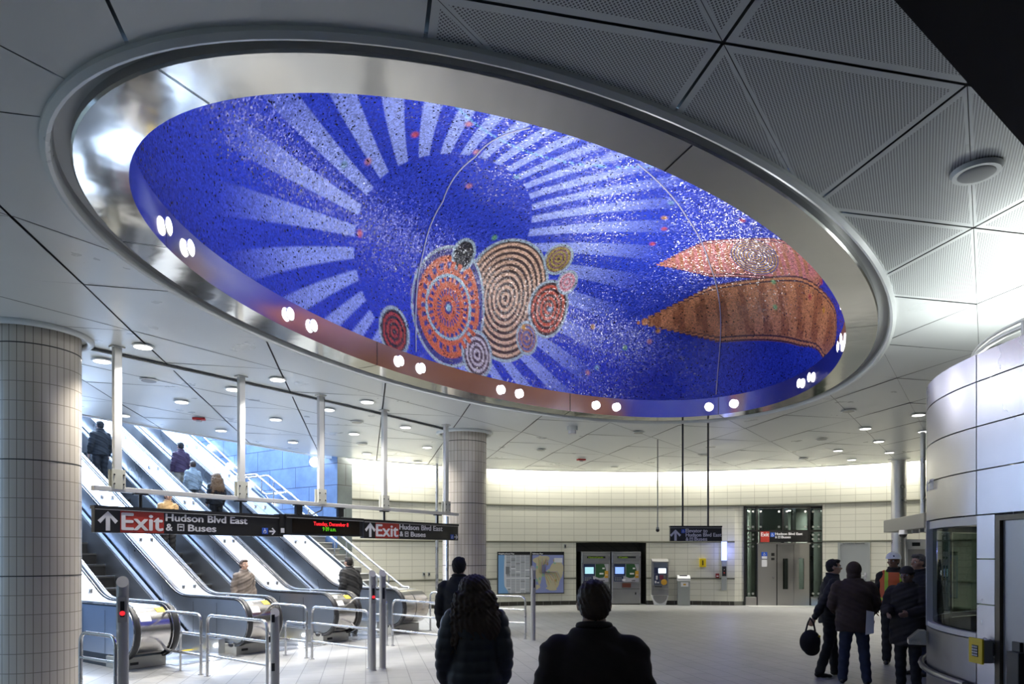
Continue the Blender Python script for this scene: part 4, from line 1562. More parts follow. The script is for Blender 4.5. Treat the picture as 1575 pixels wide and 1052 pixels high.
def barrier(pa, pb, lab, loop=False, h=0.87, rails=(0.60, 0.30), far_leg=True):
    """a bent tube barrier from one floor point to another"""
    d = pb - pa; L = d.length; rz = math.atan2(d.y, d.x)
    root = empty('floor_barrier', pa, rz, lab, 'railing')
    r = 0.021
    if not loop:
        MB().tube(rounded([(0, 0, 0), (0, 0, h), (L, 0, h), (L, 0, 0)], 0.13, 8), r, 10).build('frame', M_rail, root)
        for z in rails:
            MB().tube([(0, 0, z), (L, 0, z)], r * 0.85, 8).build('cross_rail', M_rail, root)
        feet = (0, L)
    else:
        # round end at the start, straight leg at the end
        rr = (h - 0.28) / 2
        c = (rr, 0.28 + rr)
        pts = [(L, 0, 0), (L, 0, h)]
        arc = [(c[0] + rr * math.cos(a), 0, c[1] + rr * math.sin(a)) for a in [R(90 + 180 * k / 16) for k in range(17)]]
        path = rounded([(L, 0, 0), (L, 0, h), (c[0], 0, h)], 0.13, 8)[:-1] + [Vector(p) for p in arc] + [Vector((L, 0, 0.28))]
        MB().tube(path, r, 10).build('frame', M_rail, root)
        xl = L - loop
        MB().tube(rounded([(xl, 0, 0), (xl, 0, 0.58), (L, 0, 0.58)], 0.08, 6), r * 0.85, 8).build('inner_leg', M_rail, root)
        feet = (xl, L)
    for x in feet:
        m_ = MB(); m_.disc((x, 0), 0.042, 0, 0.008, 18); m_.build('foot_plate', M_rail, root)
    return root


mV = -V
barrier(D(124, 7.62), D(178, 7.22), 'low steel barrier rail between the big left column and the tall post', rails=(0.59, 0.12))
barrier(D(245, 10.52), D(309, 9.83), 'round ended steel barrier in front of the first escalator drum', loop=0.56)
barrier(D(319, 9.72), D(411, 8.85), 'steel barrier rail left of the short slanted post')
barrier(D(409, 12.05), D(471.5, 11.38), 'round ended steel barrier in front of the second escalator drum', loop=0.57)
barrier(D(480, 11.27), D(567.5, 10.40), 'steel barrier rail ending at the two paired posts')
barrier(D(536, 13.55), D(595, 12.94), 'round ended steel barrier before the third escalator drum, behind the paired posts', loop=0.5)
barrier(D(604, 12.9), D(690, 11.95), 'steel barrier rail between the paired posts and the walking man')
barrier(D(662, 15.5), D(683, 15.25), 'short steel barrier rail against the tiled column', rails=(0.6,))
barrier(D(735, 14.4), D(808, 13.9), 'steel barrier rail left of the post before the wall maps', rails=(0.60, 0.33))

# ------------------------------------------------------------------ wall maps
LAND = (0.46, 0.42, 0.28)


def board(pa, pb, za, zb_, name, lab, cat):
    e_, L = chord_frame(pa, pb, name, lab, cat, inset=0.04)
    MB().box(-L / 2, L / 2, -0.02, 0.03, za, zb_, 0, 0.005).build('frame', M_black, e_)
    return e_, L


mats_map = [mat('map_water', (0.16, 0.33, 0.58), 0.4), mat('map_street', (0.56, 0.58, 0.62), 0.4), mat('map_block', (0.30, 0.32, 0.36), 0.4),
            mat('map_dark_block', (0.16, 0.17, 0.19), 0.4), mat('map_land', LAND, 0.4), mat('map_blue', (0.22, 0.26, 0.50), 0.4), mat('map_green', (0.22, 0.42, 0.30), 0.4), mat('map_tan', (0.36, 0.26, 0.12), 0.4)]
ZM0, ZM1 = ZY(914, 22.6), ZY(848.5, 22.6)
e_, L = board(764.5, 815, ZM0, ZM1, 'neighborhood_map', 'framed neighborhood map of grey street blocks on the back wall', 'map')
rm = random.Random(3)
x0, x1, z0, z1 = -L / 2 + 0.025, L / 2 - 0.02, ZM0 + 0.03, ZM1 - 0.11
m_ = MB(); y = -0.022
m_.box(x0, x1, y - .001, y, z0, z1, 0)
coast = [(x0 + (x1 - x0) * (0.20 - 0.02 * math.sin(3 * t) + (0.16 * (0.2 - t) ** 1.2 / 0.14 if t < 0.2 else 0)), z0 + (z1 - z0) * t) for t in [k / 16 for k in range(17)]]
m_.prism(coast + [(x1, z1), (x1, z0)], y - .003, y - .001, 'y', 1)
nc, nr = 5, 24
xa = x0 + (x1 - x0) * 0.24
for c in range(nc):
    for r_ in range(nr):
        bx0 = xa + (x1 - xa) * c / nc + 0.01; bx1 = xa + (x1 - xa) * (c + 1) / nc - 0.012
        bz0 = z0 + (z1 - z0) * r_ / nr + 0.008; bz1 = z0 + (z1 - z0) * (r_ + 1) / nr - 0.008
        if r_ < 4 and c == 0: bx0 += 0.05
        if rm.random() < 0.06 or r_ == 9: continue
        m_.box(bx0, bx1, y - .004, y - .003, bz0, bz1, 3 if rm.random() < 0.14 else 2)
m_.box(xa - 0.01, xa + 0.12, y - .005, y - .004, z0 + (z1 - z0) * .5, z0 + (z1 - z0) * .7, 3)
m_.build('map_sheet', mats_map, e_)
text_mesh('Neighborhood Map', 0.07, M_white, e_, x0 + 0.01, ZM1 - 0.085, -0.023, 0.54, 0.055, bold=0.002)
e_, L = board(817, 867, ZM0, ZM1, 'subway_map', 'framed subway map with tan land and blue water beside the neighborhood map', 'map')
x0, x1 = -L / 2 + 0.02, L / 2 - 0.025
m_ = MB(); m_.box(x0, x1, y - .001, y, z0, z1, 5)
W_, H_ = x1 - x0, z1 - z0


def blob_poly(cx, cz, rx, rz_, seed, n=22, k=0.2):
    rr = random.Random(seed); ph_ = [rr.uniform(0, 6.28) for _ in range(4)]
    out = []
    for i in range(n):
        a = 2 * PI * i / n
        f = 1 + k * (math.sin(2 * a + ph_[0]) * .5 + math.sin(3 * a + ph_[1]) * .4 + math.sin(5 * a + ph_[2]) * .3)
        out.append((x0 + W_ * min(.995, max(.005, cx + rx * f * math.cos(a))), z0 + H_ * min(.995, max(.005, cz + rz_ * f * math.sin(a)))))
    return out


for i, (cx, cz, rx, rz_, k_) in enumerate([(0.22, 0.62, 0.11, 0.36, 4), (0.30, 0.86, 0.24, 0.13, 4), (0.68, 0.42, 0.28, 0.30, 4), (0.80, 0.66, 0.22, 0.17, 4), (0.14, 0.16, 0.10, 0.07, 4), (0.62, 0.12, 0.18, 0.06, 4)]):
    m_.prism(blob_poly(cx, cz, rx, rz_, i), y - .003 - i * .0002, y - .001, 'y', k_)
for i in range(9):
    m_.prism(blob_poly(rm.uniform(.15, .85), rm.uniform(.3, .9), .035, .04, 40 + i), y - .0055, y - .005, 'y', 6 if i % 3 else 7)
m_.box(x0 + W_ * .70, x0 + W_ * .96, y - .006, y - .005, z0 + H_ * .80, z0 + H_ * .92, 1)
m_.build('map_sheet', mats_map, e_)
lines_c = [mat('line_orange', (0.5, 0.2, 0.03), .5), mat('line_green', (0.05, 0.3, 0.12), .5), mat('line_red', (0.45, 0.05, 0.04), .5), mat('line_blue', (0.05, 0.12, 0.4), .5)]
for i in range(8):
    p_ = [(x0 + W_ * (.2 + .04 * i), y - .007, z0 + H_ * (.92 - .05 * (i % 3))), (x0 + W_ * (.22 + .03 * i), y - .007, z0 + H_ * .55), (x0 + W_ * (.45 + .05 * i), y - .007, z0 + H_ * (.42 + .02 * i)), (x0 + W_ * (.55 + .05 * i), y - .007, z0 + H_ * (.2 + .06 * (i % 4)))]
    MB().tube(p_, 0.004, 4).build('route_line', lines_c[i % 4], e_)
text_mesh('Subway Map', 0.07, M_white, e_, x0 + 0.01, ZM1 - 0.085, -0.023, 0.36, 0.055, bold=0.002)

# small wall items


def wall_item(pa, pb, py0, py1, name, lab, cat, material, depth=0.06, inset=0.035, bev=0.008, group=None):
    e_, L = chord_frame(pa, pb, name, lab, cat, inset=inset, group=group)
    Yd = e_.location.y
    za, zb_ = ZY(py1, Yd), ZY(py0, Yd)
    MB().box(-L / 2, L / 2, -depth, 0.03, za, zb_, 0, bev).build('housing', material, e_)
    return e_, L, za, zb_, -depth


e_, L, za, zb_, yf = wall_item(867, 870.5, 837, 843.5, 'wall_socket', 'tiny metal wall fitting above the right end of the maps', 'wall fitting', M_grey_paint, 0.02)
MB().box(-L / 4, L / 4, yf - 0.01, yf, za + .03, zb_ - .03).build('slot', M_black, e_)
for (pa, lab) in ((649.5, 'left one of two small metal outlets on the cream wall by the conduit'), (657.5, 'right one of two small metal outlets on the cream wall by the conduit')):
    e_, L, za, zb_, yf = wall_item(pa, pa + 3.4, 880, 886, 'wall_outlet', lab, 'outlet', M_grey_paint, 0.02)
    MB().box(-L / 4, L / 4, yf - 0.01, yf, za + .03, zb_ - .03).build('socket', M_black, e_)
e_, L, za, zb_, yf = wall_item(1075.5, 1085.5, 859, 872, 'yellow_call_box', 'small yellow box mounted on the back wall beside the grey kiosk', 'call box', M_yellow, 0.10)
MB().box(-0.018, 0.018, yf - 0.01, yf, za + .06, zb_ - .06).build('slot', M_black, e_)
e_, L, za, zb_, yf = wall_item(1100.5, 1106, 882, 889, 'fire_alarm_box', 'small dark red fire alarm box left of the blue lit help point', 'fire alarm', mat('alarm_dark_red', (0.22, 0.02, 0.02), 0.4), 0.06)
MB().box(-L * .3, L * .3, yf - 0.01, yf, za + .05, za + .08).build('pull_bar', M_white, e_)
# help point
e_, L, za, zb_, yf = wall_item(1109.5, 1117.5, 833.5, 908, 'help_point', 'slim wall help point with glowing blue white top, left of the elevator', 'help point', M_grey_paint, 0.10)
zg = ZY(862, e_.location.y)
MB().box(-L / 2 - .005, L / 2 + .005, yf - 0.02, yf + 0.06, zg, zb_ + 0.01, 0, 0.01).build('light_head', mat('help_glow', (0.3, 0.4, 1), 0.4, emit=(0.42, 0.50, 1.0), estr=1.7), e_)
MB().box(-L / 2 + .015, L / 2 - .015, yf - 0.01, yf, ZY(886, e_.location.y), ZY(871, e_.location.y), 0, 0.01).build('speaker_panel', M_black, e_)
m_ = MB(); m_.ball((0, yf - .012, ZY(881, e_.location.y)), 0.025, 8); m_.build('red_button', M_red, e_)
m_ = MB(); m_.ball((0, yf - .012, ZY(876, e_.location.y)), 0.012, 8); m_.build('button', M_rail, e_)
add_light('help_point_light', 'POINT', e_.location + Vector((0, -0.35, (zg + zb_) / 2)), 9, (0.25, 0.3, 1.0), shadow_soft_size=0.1)

# ------------------------------------------------------------------ ticket machines
M_screen_a = mat('pale_screen', (0.2, 0.4, 0.45), 0.2, emit=(0.42, 0.75, 0.82), estr=0.9)
M_screen_b = mat('blue_screen', (0.2, 0.3, 0.6), 0.2, emit=(0.28, 0.48, 0.95), estr=0.9)
M_navy = mat('navy_panel', (0.02, 0.03, 0.09), 0.35)
M_dkgreen = mat('dark_green_panel', (0.025, 0.09, 0.03), 0.35)
M_lilac = mat('pale_lilac_panel', (0.45, 0.44, 0.50), 0.4)
M_orange = mat('orange_slot', (0.55, 0.30, 0.03), 0.4)
M_recess = mat('machine_recess', (0.10, 0.10, 0.10), 0.5)
M_led_mvm = mat('green_display', (0.05, 0.1, 0.0), 0.3, emit=(0.25, 0.42, 0.02), estr=0.5)


def ticket_machine(pa, pb, lab, scr, red, words):
    e_, L = chord_frame(pa, pb, 'ticket_machine', lab, 'ticket machine', inset=0.02)
    Yd = e_.location.y
    zf = lambda py: ZY(py, Yd)
    H = zf(848.5)
    xw = L / 2 - 0.01
    MB().box(-xw, xw, 0, 0.7, 0.03, H, 0, 0.015).build('cabinet', M_machine, e_)
    MB().box(-xw + .03, xw - .03, 0.02, 0.6, 0.0, 0.03).build('foot', M_gap, e_)
    fx_ = lambda t: -xw + 2 * xw * t
    u_ = MB(); u_.box(fx_(.06), fx_(.94), -0.03, 0.0, zf(866.5), zf(853), 0, 0.008)
    hd = u_.build('display_hood', M_machine, e_)
    MB().box(fx_(.19), fx_(.82), -0.036, -0.03, zf(858.6), zf(855.6)).build('display_strip', M_black, hd)
    text_mesh(words, 0.05, M_led_mvm, hd, fx_(.24), zf(858.3), -0.038, 2 * xw * (.5 if len(words) > 8 else .3), 0.045, bold=0.001)
    MB().box(fx_(.08), fx_(.92), -0.002, 0.0, zf(863.5), zf(861.5)).build('slot_line', M_recess, e_)
    zt, zb2 = zf(867.5), zf(895)
    MB().box(fx_(.08), fx_(.93), -0.012, 0.0, zb2, zt).build('fascia', M_lilac, e_)
    MB().box(fx_(.08), fx_(.47), -0.018, -0.012, zf(885.5), zt).build('screen_surround', M_navy, e_)
    MB().box(fx_(.12), fx_(.42), -0.026, -0.018, zf(882.5), zf(872.2), 0, 0.004).build('screen', scr, e_)
    MB().box(fx_(.08), fx_(.40), -0.02, -0.012, zf(894.5), zf(886)).build('keypad_panel', M_navy, e_)
    k_ = MB()
    for i_ in range(4):
        for j_ in range(2):
            k_.box(fx_(.12 + .06 * i_), fx_(.155 + .06 * i_), -0.028, -0.02, zf(892.5 - 3 * j_), zf(891 - 3 * j_))
    k_.build('keypad', M_grey_paint, e_)
    MB().box(fx_(.36), fx_(.47), -0.024, -0.012, zf(893.5), zf(890.5)).build('pin_cover', M_white, e_)
    g_ = [(fx_(.49), zt), (fx_(.78), zt), (fx_(.84), zf(875)), (fx_(.86), zf(884)), (fx_(.74), zf(888.5)), (fx_(.6), zf(889)), (fx_(.49), zf(887))]
    g2 = MB(); g2.prism(g_, -0.02, -0.012, 'y'); g2.build('payment_panel', M_dkgreen, e_)
    m_ = MB(); m_.box(fx_(.72), fx_(.80), -0.03, -0.02, zf(875.3), zf(873)); m_.box(fx_(.62), fx_(.76), -0.03, -0.02, zf(883.5), zf(881)); m_.build('coin_slots', M_white, e_)
    MB().box(fx_(.80), fx_(.92), -0.03, -0.012, zf(889), zf(878), 0, 0.004).build('card_slot', M_orange, e_)
    MB().box(fx_(.82), fx_(.90), -0.036, -0.03, zf(884.8), zf(883.8)).build('card_opening', M_white, e_)
    MB().box(fx_(.68), fx_(.80), -0.02, -0.012, zf(893.6), zf(892.3)).build('receipt_slot', M_recess, e_)
    MB().box(fx_(.02), fx_(.98), -0.004, 0.0, zf(906.2), zf(905.4)).build('door_seam', M_recess, e_)
    MB().box(fx_(.36), fx_(.66), -0.02, 0.0, zf(903.5), zf(897), 0, 0.008).build('change_tray', M_recess if not red else mat('brown_tray', (0.12, 0.035, 0.02), 0.4), e_)
    MB().box(fx_(.80), fx_(.84), -0.012, 0.0, zf(914.5), zf(911)).build('lock', M_black, e_)
    for t in (.03, .97):
        m_ = MB(); m_.box(fx_(t) - .008, fx_(t) + .008, -0.02, 0, 0.06, H - .03); m_.build('edge_strip', M_rail, e_)
    return e_


ticket_machine(893.5, 939, 'left ticket machine with pale green screen in the dark wall niche', M_screen_a, False, 'MetroCards')
ticket_machine(940, 986, 'right ticket machine with blue screen and brown tray in the dark niche', M_screen_b, True, 'Cash')

# express machine
e_, L = chord_frame(1001.5, 1026.5, 'card_machine', 'narrow card machine with bright screen and curved light foot, right of the niche', 'ticket machine', inset=0.0)
Yd = e_.location.y; zf = lambda py: ZY(py, Yd); xw = L / 2
fx_ = lambda t: -xw + 2 * xw * t
m_ = MB(); m_.box(-xw, xw, -0.26, 0, zf(915), zf(863.5), 0, 0.01); m_.prism([(-0.26, zf(863.5)), (0, zf(863.5)), (0, zf(859.5)), (-0.12, zf(859.5))], -xw, xw, 'x')
m_.build('cabinet', M_machine, e_)
MB().box(fx_(.10), fx_(.92), -0.268, -0.26, zf(900), zf(865.5)).build('fascia', mat('slate_fascia', (0.10, 0.12, 0.17), 0.4), e_)
MB().box(fx_(.14), fx_(.92), -0.272, -0.268, zf(882), zf(872.5)).build('screen_surround', M_navy, e_)
MB().box(fx_(.38), fx_(.84), -0.28, -0.272, zf(881.3), zf(873.8), 0, 0.004).build('screen', mat('white_screen', (1, 1, 1), 0.3, emit=(0.75, 0.92, 1.0), estr=1.7), e_)
MB().box(fx_(.14), fx_(.42), -0.272, -0.268, zf(897.5), zf(883)).build('keypad_panel', M_navy, e_)
m_ = MB(); m_.box(fx_(.22), fx_(.34), -0.278, -0.272, zf(891), zf(885)); m_.box(fx_(.16), fx_(.26), -0.278, -0.272, zf(896.5), zf(892.8)); m_.box(fx_(.3), fx_(.42), -0.278, -0.272, zf(896.5), zf(894.5)); m_.build('white_labels', M_white, e_)
MB().box(fx_(.46), fx_(.68), -0.274, -0.268, zf(891), zf(884)).build('red_slot', mat('wine_slot', (0.18, 0.02, 0.05), .4), e_)
MB().box(fx_(.72), fx_(.90), -0.274, -0.268, zf(891), zf(884)).build('dark_slot', M_recess, e_)
m_ = MB(); m_.disc((0, 0), 0.10, 0, 0.012, 20); m_.xf(Matrix.Translation((fx_(.72), -0.268, zf(894.8))) @ Matrix.Rotation(PI / 2, 4, 'X')); m_.build('orange_disc', M_orange, e_)
MB().box(-xw * 1.0, xw * 1.0, -0.29, -0.26, zf(905), zf(902.5), 0, 0.004).build('shelf', M_machine, e_)
MB().box(fx_(.15), fx_(.6), -0.272, -0.268, zf(902.2), zf(901)).build('card_slots', M_black, e_)
# bowl shaped foot
m_ = MB()
zt_, zb2 = zf(915), zf(930.5)
P_ = [(-xw * 1.05, zt_), (xw * 1.05, zt_), (xw * 0.65, zb2), (-xw * 0.65, zb2)]
m_.prism(P_, -0.22, 0, 'y'); m_.build('foot_shell', mat('white_shell', (0.75, 0.75, 0.76), 0.35), e_)
m_ = MB(); n_ = 14
cup = [(xw * 0.86 * math.cos(PI + PI * k / n_), zt_ - .01 + (zt_ - zb2) * .78 * math.sin(PI + PI * k / n_)) for k in range(n_ + 1)]
m_.prism(cup, -0.226, -0.22, 'y'); m_.build('bowl', M_machine, e_)
MB().box(-xw * .6, xw * .6, -0.2, 0, 0, zb2).build('base', M_grey_paint, e_)
# kiosk
e_, L = chord_frame(1041.5, 1059.5, 'fare_kiosk', 'grey waist high pedestal kiosk with white sloped top against the back wall', 'kiosk', inset=0.02)
Yd = e_.location.y; zf = lambda py: ZY(py, Yd); xw = L / 2
MB().box(-xw, xw, -0.32, 0, 0, zf(893), 0, 0.01).build('pedestal', M_grey_paint, e_)
m_ = MB(); m_.prism([(-0.34, zf(893)), (0, zf(893)), (0, zf(884.5)), (-0.10, zf(884.5)), (-0.34, zf(889))], -xw - .015, xw + .015, 'x')
m_.build('white_top', mat('kiosk_white', (0.72, 0.73, 0.74), 0.4), e_)
MB().box(-xw * .7, xw * .6, -0.17, -0.10, zf(885.8), zf(885.8) + .03).build('reader_slot', M_black, e_)
lb = MB().box(-xw * .55, xw * .7, -0.328, -0.32, zf(901.5), zf(894.8)).build('white_label', M_white, e_)
MB().box(-xw * .15, xw * .3, -0.332, -0.328, zf(899.5), zf(897)).build('yellow_mark', M_orange, e_)

# ------------------------------------------------------------------ elevator
EYF = 22.9
def EX(px): return (px - CX) * EYF / F
zE = lambda py: ZY(py, EYF)
Aw, Bw = wall_pt(eA0), wall_pt(eA1)
m_ = MB()
XL = EX(1144.5); XRr = EX(1266.5)
zt_ = 3.33
m_.add([(Aw.x, Aw.y, 0.14), (XL, EYF, 0.14), (XL, EYF, zt_), (Aw.x, Aw.y, zt_)], [(0, 1, 2, 3)])
m_.add([(Bw.x, Bw.y, 0.14), (XRr, EYF, 0.14), (XRr, EYF, zt_), (Bw.x, Bw.y, zt_)], [(0, 3, 2, 1)])
rv = m_.build('wall_reveal', M_wall)
uv_from(rv, lambda co, p: (co.x * 1.3, co.z)); tag(rv, kind='structure')
m_ = MB()
m_.add([(Aw.x, Aw.y, zt_), (Bw.x, Bw.y, zt_), (XRr, EYF, zt_), (XL, EYF, zt_)], [(0, 1, 2, 3)])
m_.add([(XL - .3, EYF + 3, 0), (XRr + .3, EYF + 3, 0), (XRr + .3, EYF + 3, zt_ + .1), (XL - .3, EYF + 3, zt_ + .1)], [(0, 1, 2, 3)])
m_.add([(XL, EYF, 0), (XL - .3, EYF + 3, 0), (XL - .3, EYF + 3, zt_ + .1), (XL, EYF, zt_ + .1)], [(0, 1, 2, 3)])
m_.add([(XRr, EYF, 0), (XRr + .3, EYF + 3, 0), (XRr + .3, EYF + 3, zt_ + .1), (XRr, EYF, zt_ + .1)], [(0, 3, 2, 1)])
m_.add([(XL - .3, EYF + 3, zt_ + .1), (XRr + .3, EYF + 3, zt_ + .1), (XRr, EYF, zt_ + .1), (XL, EYF, zt_ + .1)], [(0, 1, 2, 3)])
tag(m_.build('wall_shaft', mat('shaft_lining', (0.20, 0.21, 0.20), 0.5)), kind='structure')
m_ = MB(); m_.add([(Aw.x - .02, Aw.y, 0), (XL, EYF, 0), (XL, EYF, .14), (Aw.x - .02, Aw.y, .14)], [(0, 1, 2, 3)])
tag(m_.build('baseboard_elevator', M_base_tile), kind='structure')
el = empty('elevator', (0, EYF, 0), 0, 'glass and steel elevator with double doors set into the cream back wall', 'elevator')
M_frame = mat('dark_mullion', (0.035, 0.035, 0.035), 0.35, 0.6)
M_smoke = mat('smoked_glass', (0.30, 0.34, 0.33), 0.03, 0.0, trans=1.0, ior=1.15)
m_ = MB()
xs = [EX(v) for v in (1145.5, 1163.5, 1203.5, 1244, 1264.5)]
for x in xs: m_.box(x - .03, x + .03, -0.06, 0.06, 0.0, zt_)
for z in (zE(816.5), zt_ - 0.04): m_.box(xs[0], xs[-1], -0.05, 0.05, z - .03, z + .03)
m_.box(xs[0], xs[1], -0.05, 0.05, zE(835) - .02, zE(835) + .02); m_.box(xs[3], xs[4], -0.05, 0.05, zE(835) - .02, zE(835) + .02)
m_.build('mullions', M_frame, el)
for (a_, b_, z0_, z1_) in ((0, 1, .3, zE(836)), (0, 1, zE(834), zE(818)), (0, 1, zE(815), zt_ - .08), (1, 2, zE(815), zt_ - .08), (2, 3, zE(815), zt_ - .08), (3, 4, zE(815), zt_ - .08), (3, 4, zE(834), zE(818)), (3, 4, .3, zE(836))):
    m_ = MB(); m_.box(xs[a_] + .035, xs[b_] - .035, -0.01, 0.005, z0_, z1_)
    gp = m_.build('glass_pane', M_smoke, el)
    f_ = MB()
    for xx in (xs[a_] + .13, xs[b_] - .13):
        for zz in (z0_ + .10, z1_ - .10):
            d_ = MB(); d_.disc((0, 0), 0.038, 0, 0.03, 12); d_.xf(Matrix.Translation((xx, -0.012, zz)) @ Matrix.Rotation(PI / 2, 4, 'X'))
            d_.build('glass_fixing', M_rail, gp)
# inside the shaft
m_ = MB()
for x in (EX(1152), EX(1176), EX(1215), EX(1228), EX(1256)):
    m_.box(x, x + .12, 0.5, 0.62, 0, zt_)
m_.build('guide_rails', M_steel, el)
MB().box(xs[0] + .6, xs[-1] - .7, 1.1, 1.3, 0.2, zt_).build('car_wall', mat('car_lining', (0.45, 0.47, 0.42), 0.4), el)
MB().box(xs[0], xs[1] - .03, -0.10, 0.05, 0, 0.29, 0, 0.01).build('plinth', M_door, el)
MB().box(xs[3] + .03, xs[4], -0.10, 0.05, 0, 0.29, 0, 0.01).build('plinth', M_door, el)
zd = zE(835)
MB().box(xs[1] - .02, xs[3] + .02, -0.13, 0.06, zd - .05, zd, 0, 0.005).build('door_head', M_door, el)
sp2 = MB().box(xs[1], EX(1192), -0.12, 0.04, 0, zd - .05, 0, 0.006).build('control_panel', M_door, el)
X = EX
for (a_, b_, p0_, p1_, mt, nm) in ((1169, 1178, 849, 859.5, M_blue, 'blue_notice'), (1169.5, 1177.5, 861, 871.5, M_white, 'white_notice'), (1184, 1189, 850.5, 855, M_black, 'indicator'), (1184, 1189, 858, 861.5, M_black, 'indicator'), (1169.5, 1177.5, 855.5, 859.3, M_white, 'notice_footer')):
    MB().box(X(a_), X(b_), -0.128 - (0.003 if nm == 'notice_footer' else 0), -0.12, zE(p1_), zE(p0_)).build(nm, mt, sp2)
m_ = MB(); wheelchair_mb(m_, X(1173.5), zE(852.2), 0.12, -0.133, -0.129); m_.build('wheelchair_figure', M_white, sp2)
m_ = MB(); m_.disc((0, 0), .03, 0, .02, 12); m_.xf(Matrix.Translation((X(1187), -0.12, zE(888))) @ Matrix.Rotation(PI / 2, 4, 'X')); m_.build('call_button', M_rail, sp2)
MB().box(X(1192.3), X(1194), -0.10, 0.04, 0, zd - .05).build('door_jamb', M_gap, el)
for (a_, b_, wa, wb) in ((1194, 1218.8, 1202.5, 1210.5), (1219.4, 1243, 1227, 1235)):
    zw0, zw1 = zE(906), zE(859)
    m_ = MB()
    m_.box(X(a_), X(wa), -0.09, -0.03, 0.01, zd - .05); m_.box(X(wb), X(b_), -0.09, -0.03, 0.01, zd - .05)
    m_.box(X(wa), X(wb), -0.09, -0.03, 0.01, zw0); m_.box(X(wa), X(wb), -0.09, -0.03, zw1, zd - .05)
    dp = m_.build('door_leaf', M_door, el)
    MB().box(X(wa), X(wb), -0.06, -0.05, zw0, zw1).build('door_window', M_smoke, dp)
MB().box(X(1193), X(1244), -0.2, 0.1, 0, 0.01).build('sill', M_rail, el)
m_ = MB(); m_.box(X(1143), X(1266), -0.75, -0.10, 0.0, 0.012); m_.build('landing_plate', mat('landing_stone', (0.5, 0.5, 0.48), .5), el)
add_light('elevator_shaft_light', 'AREA', (EX(1205), EYF + 2.0, 3.3), 190, (0.93, 1.0, 0.85), (EX(1205), EYF + 2, 0), shape='RECTANGLE', size=2.2, size_y=0.5)
add_light('elevator_door_light', 'AREA', (EX(1205), EYF - 0.75, zt_ - .03), 26, (1.0, 0.95, 0.88), (EX(1205), EYF - .7, 0), shape='RECTANGLE', size=2.2, size_y=0.2)
# exit sign over the doors
es = empty('exit_sign', (X(1167), EYF - 0.16, 0), 0, 'small black and red Exit sign with wheelchair symbol above the elevator doors', 'sign')
Ls = X(1240.5) - X(1167); zs0, zs1 = zE(833.8), zE(817.8)
MB().box(0, Ls, 0, 0.05, zs0, zs1, 0, .004).build('panel', M_black, es)
xr = lambda px: X(px) - X(1167)
MB().box(0, xr(1180.5), -0.004, 0, zs0, zs1).build('red_panel', M_red, es)
text_mesh('Exit', .16, M_white, es, xr(1167.8), zE(825), -0.006, xr(1179.8) - xr(1167.8), 0.125, bold=.004)
bo = MB().box(xr(1182), xr(1188.5), -0.004, 0, zE(826), zE(819.3)).build('accessible_symbol', M_blue, es)
m_ = MB(); wheelchair_mb(m_, xr(1185.2), zE(822.7), 0.12, -0.009, -0.005); m_.build('wheelchair_figure', M_white, bo)
text_mesh('Hudson Blvd East', .09, M_white, es, xr(1189.5), zE(823), -0.004, xr(1231) - xr(1189.5), 0.08, bold=.004)
text_mesh('&', .09, M_white, es, xr(1189.5), zE(828), -0.004, .05, 0.075, bold=.003)
m_ = MB(); bus_mb(m_, xr(1195.5), zE(826.3), 0.08, -0.005, -0.001); m_.build('bus_symbol', [M_white, M_black], es)
text_mesh('Buses', .09, M_white, es, xr(1199), zE(828), -0.004, xr(1213) - xr(1199), 0.08, bold=.004)

# hanging elevator sign
YS = 14.35
hs = empty('elevator_sign', D(1031, YS), R(1.5), 'black hanging sign reading Elevator to Hudson Blvd East and Buses on two black rods', 'sign')
xs_ = lambda px: (px - 1031) * YS / F
z0_, z1_ = ZY(832.3, YS), ZY(809.5, YS)
MB().box(0, xs_(1111), 0, 0.08, z0_, z1_, 0, .004).build('panel', M_black, hs)
MB().box(-.005, xs_(1111) + .005, -.01, .09, z1_ - .02, z1_ + .012).build('top_channel', M_black, hs)
MB().box(0, xs_(1111), -0.014, -0.01, z1_ - .034, z1_ - .028).build('bright_line', M_alu, hs)
for px_ in (1051, 1090.5):
    m_ = MB(); m_.tube([(xs_(px_), .04, z1_), (xs_(px_), .04, ZC)], 0.02, 8); m_.build('hanging_rod', M_black, hs)
m_ = MB(); arrow_mb(m_, xs_(1039), ZY(823, YS), 0.235, -0.006, 0); m_.build('arrow', M_white, hs)
bo = MB().box(xs_(1048), xs_(1053.8), -.005, 0, ZY(820, YS), ZY(813.8, YS)).build('accessible_symbol', M_blue, hs)
m_ = MB(); wheelchair_mb(m_, xs_(1051), ZY(816.9, YS), .068, -.01, -.006); m_.build('wheelchair_figure', M_white, bo)
text_mesh('Elevator to', .1, M_white, hs, xs_(1054.8), ZY(818.8, YS), -.004, xs_(1088.5) - xs_(1054.8), .075, bold=.003)
text_mesh('Hudson Blvd East', .1, M_white, hs, xs_(1055), ZY(825.3, YS), -.004, xs_(1110) - xs_(1055), .078, bold=.003)
text_mesh('&', .1, M_white, hs, xs_(1055), ZY(831.6, YS), -.004, .055, .072, bold=.003)
m_ = MB(); bus_mb(m_, xs_(1063.5), ZY(829.2, YS), .075, -.004, 0); m_.build('bus_symbol', [M_white, M_black], hs)
text_mesh('Buses', .1, M_white, hs, xs_(1068.5), ZY(831.6, YS), -.004, xs_(1088) - xs_(1068.5), .078, bold=.003)
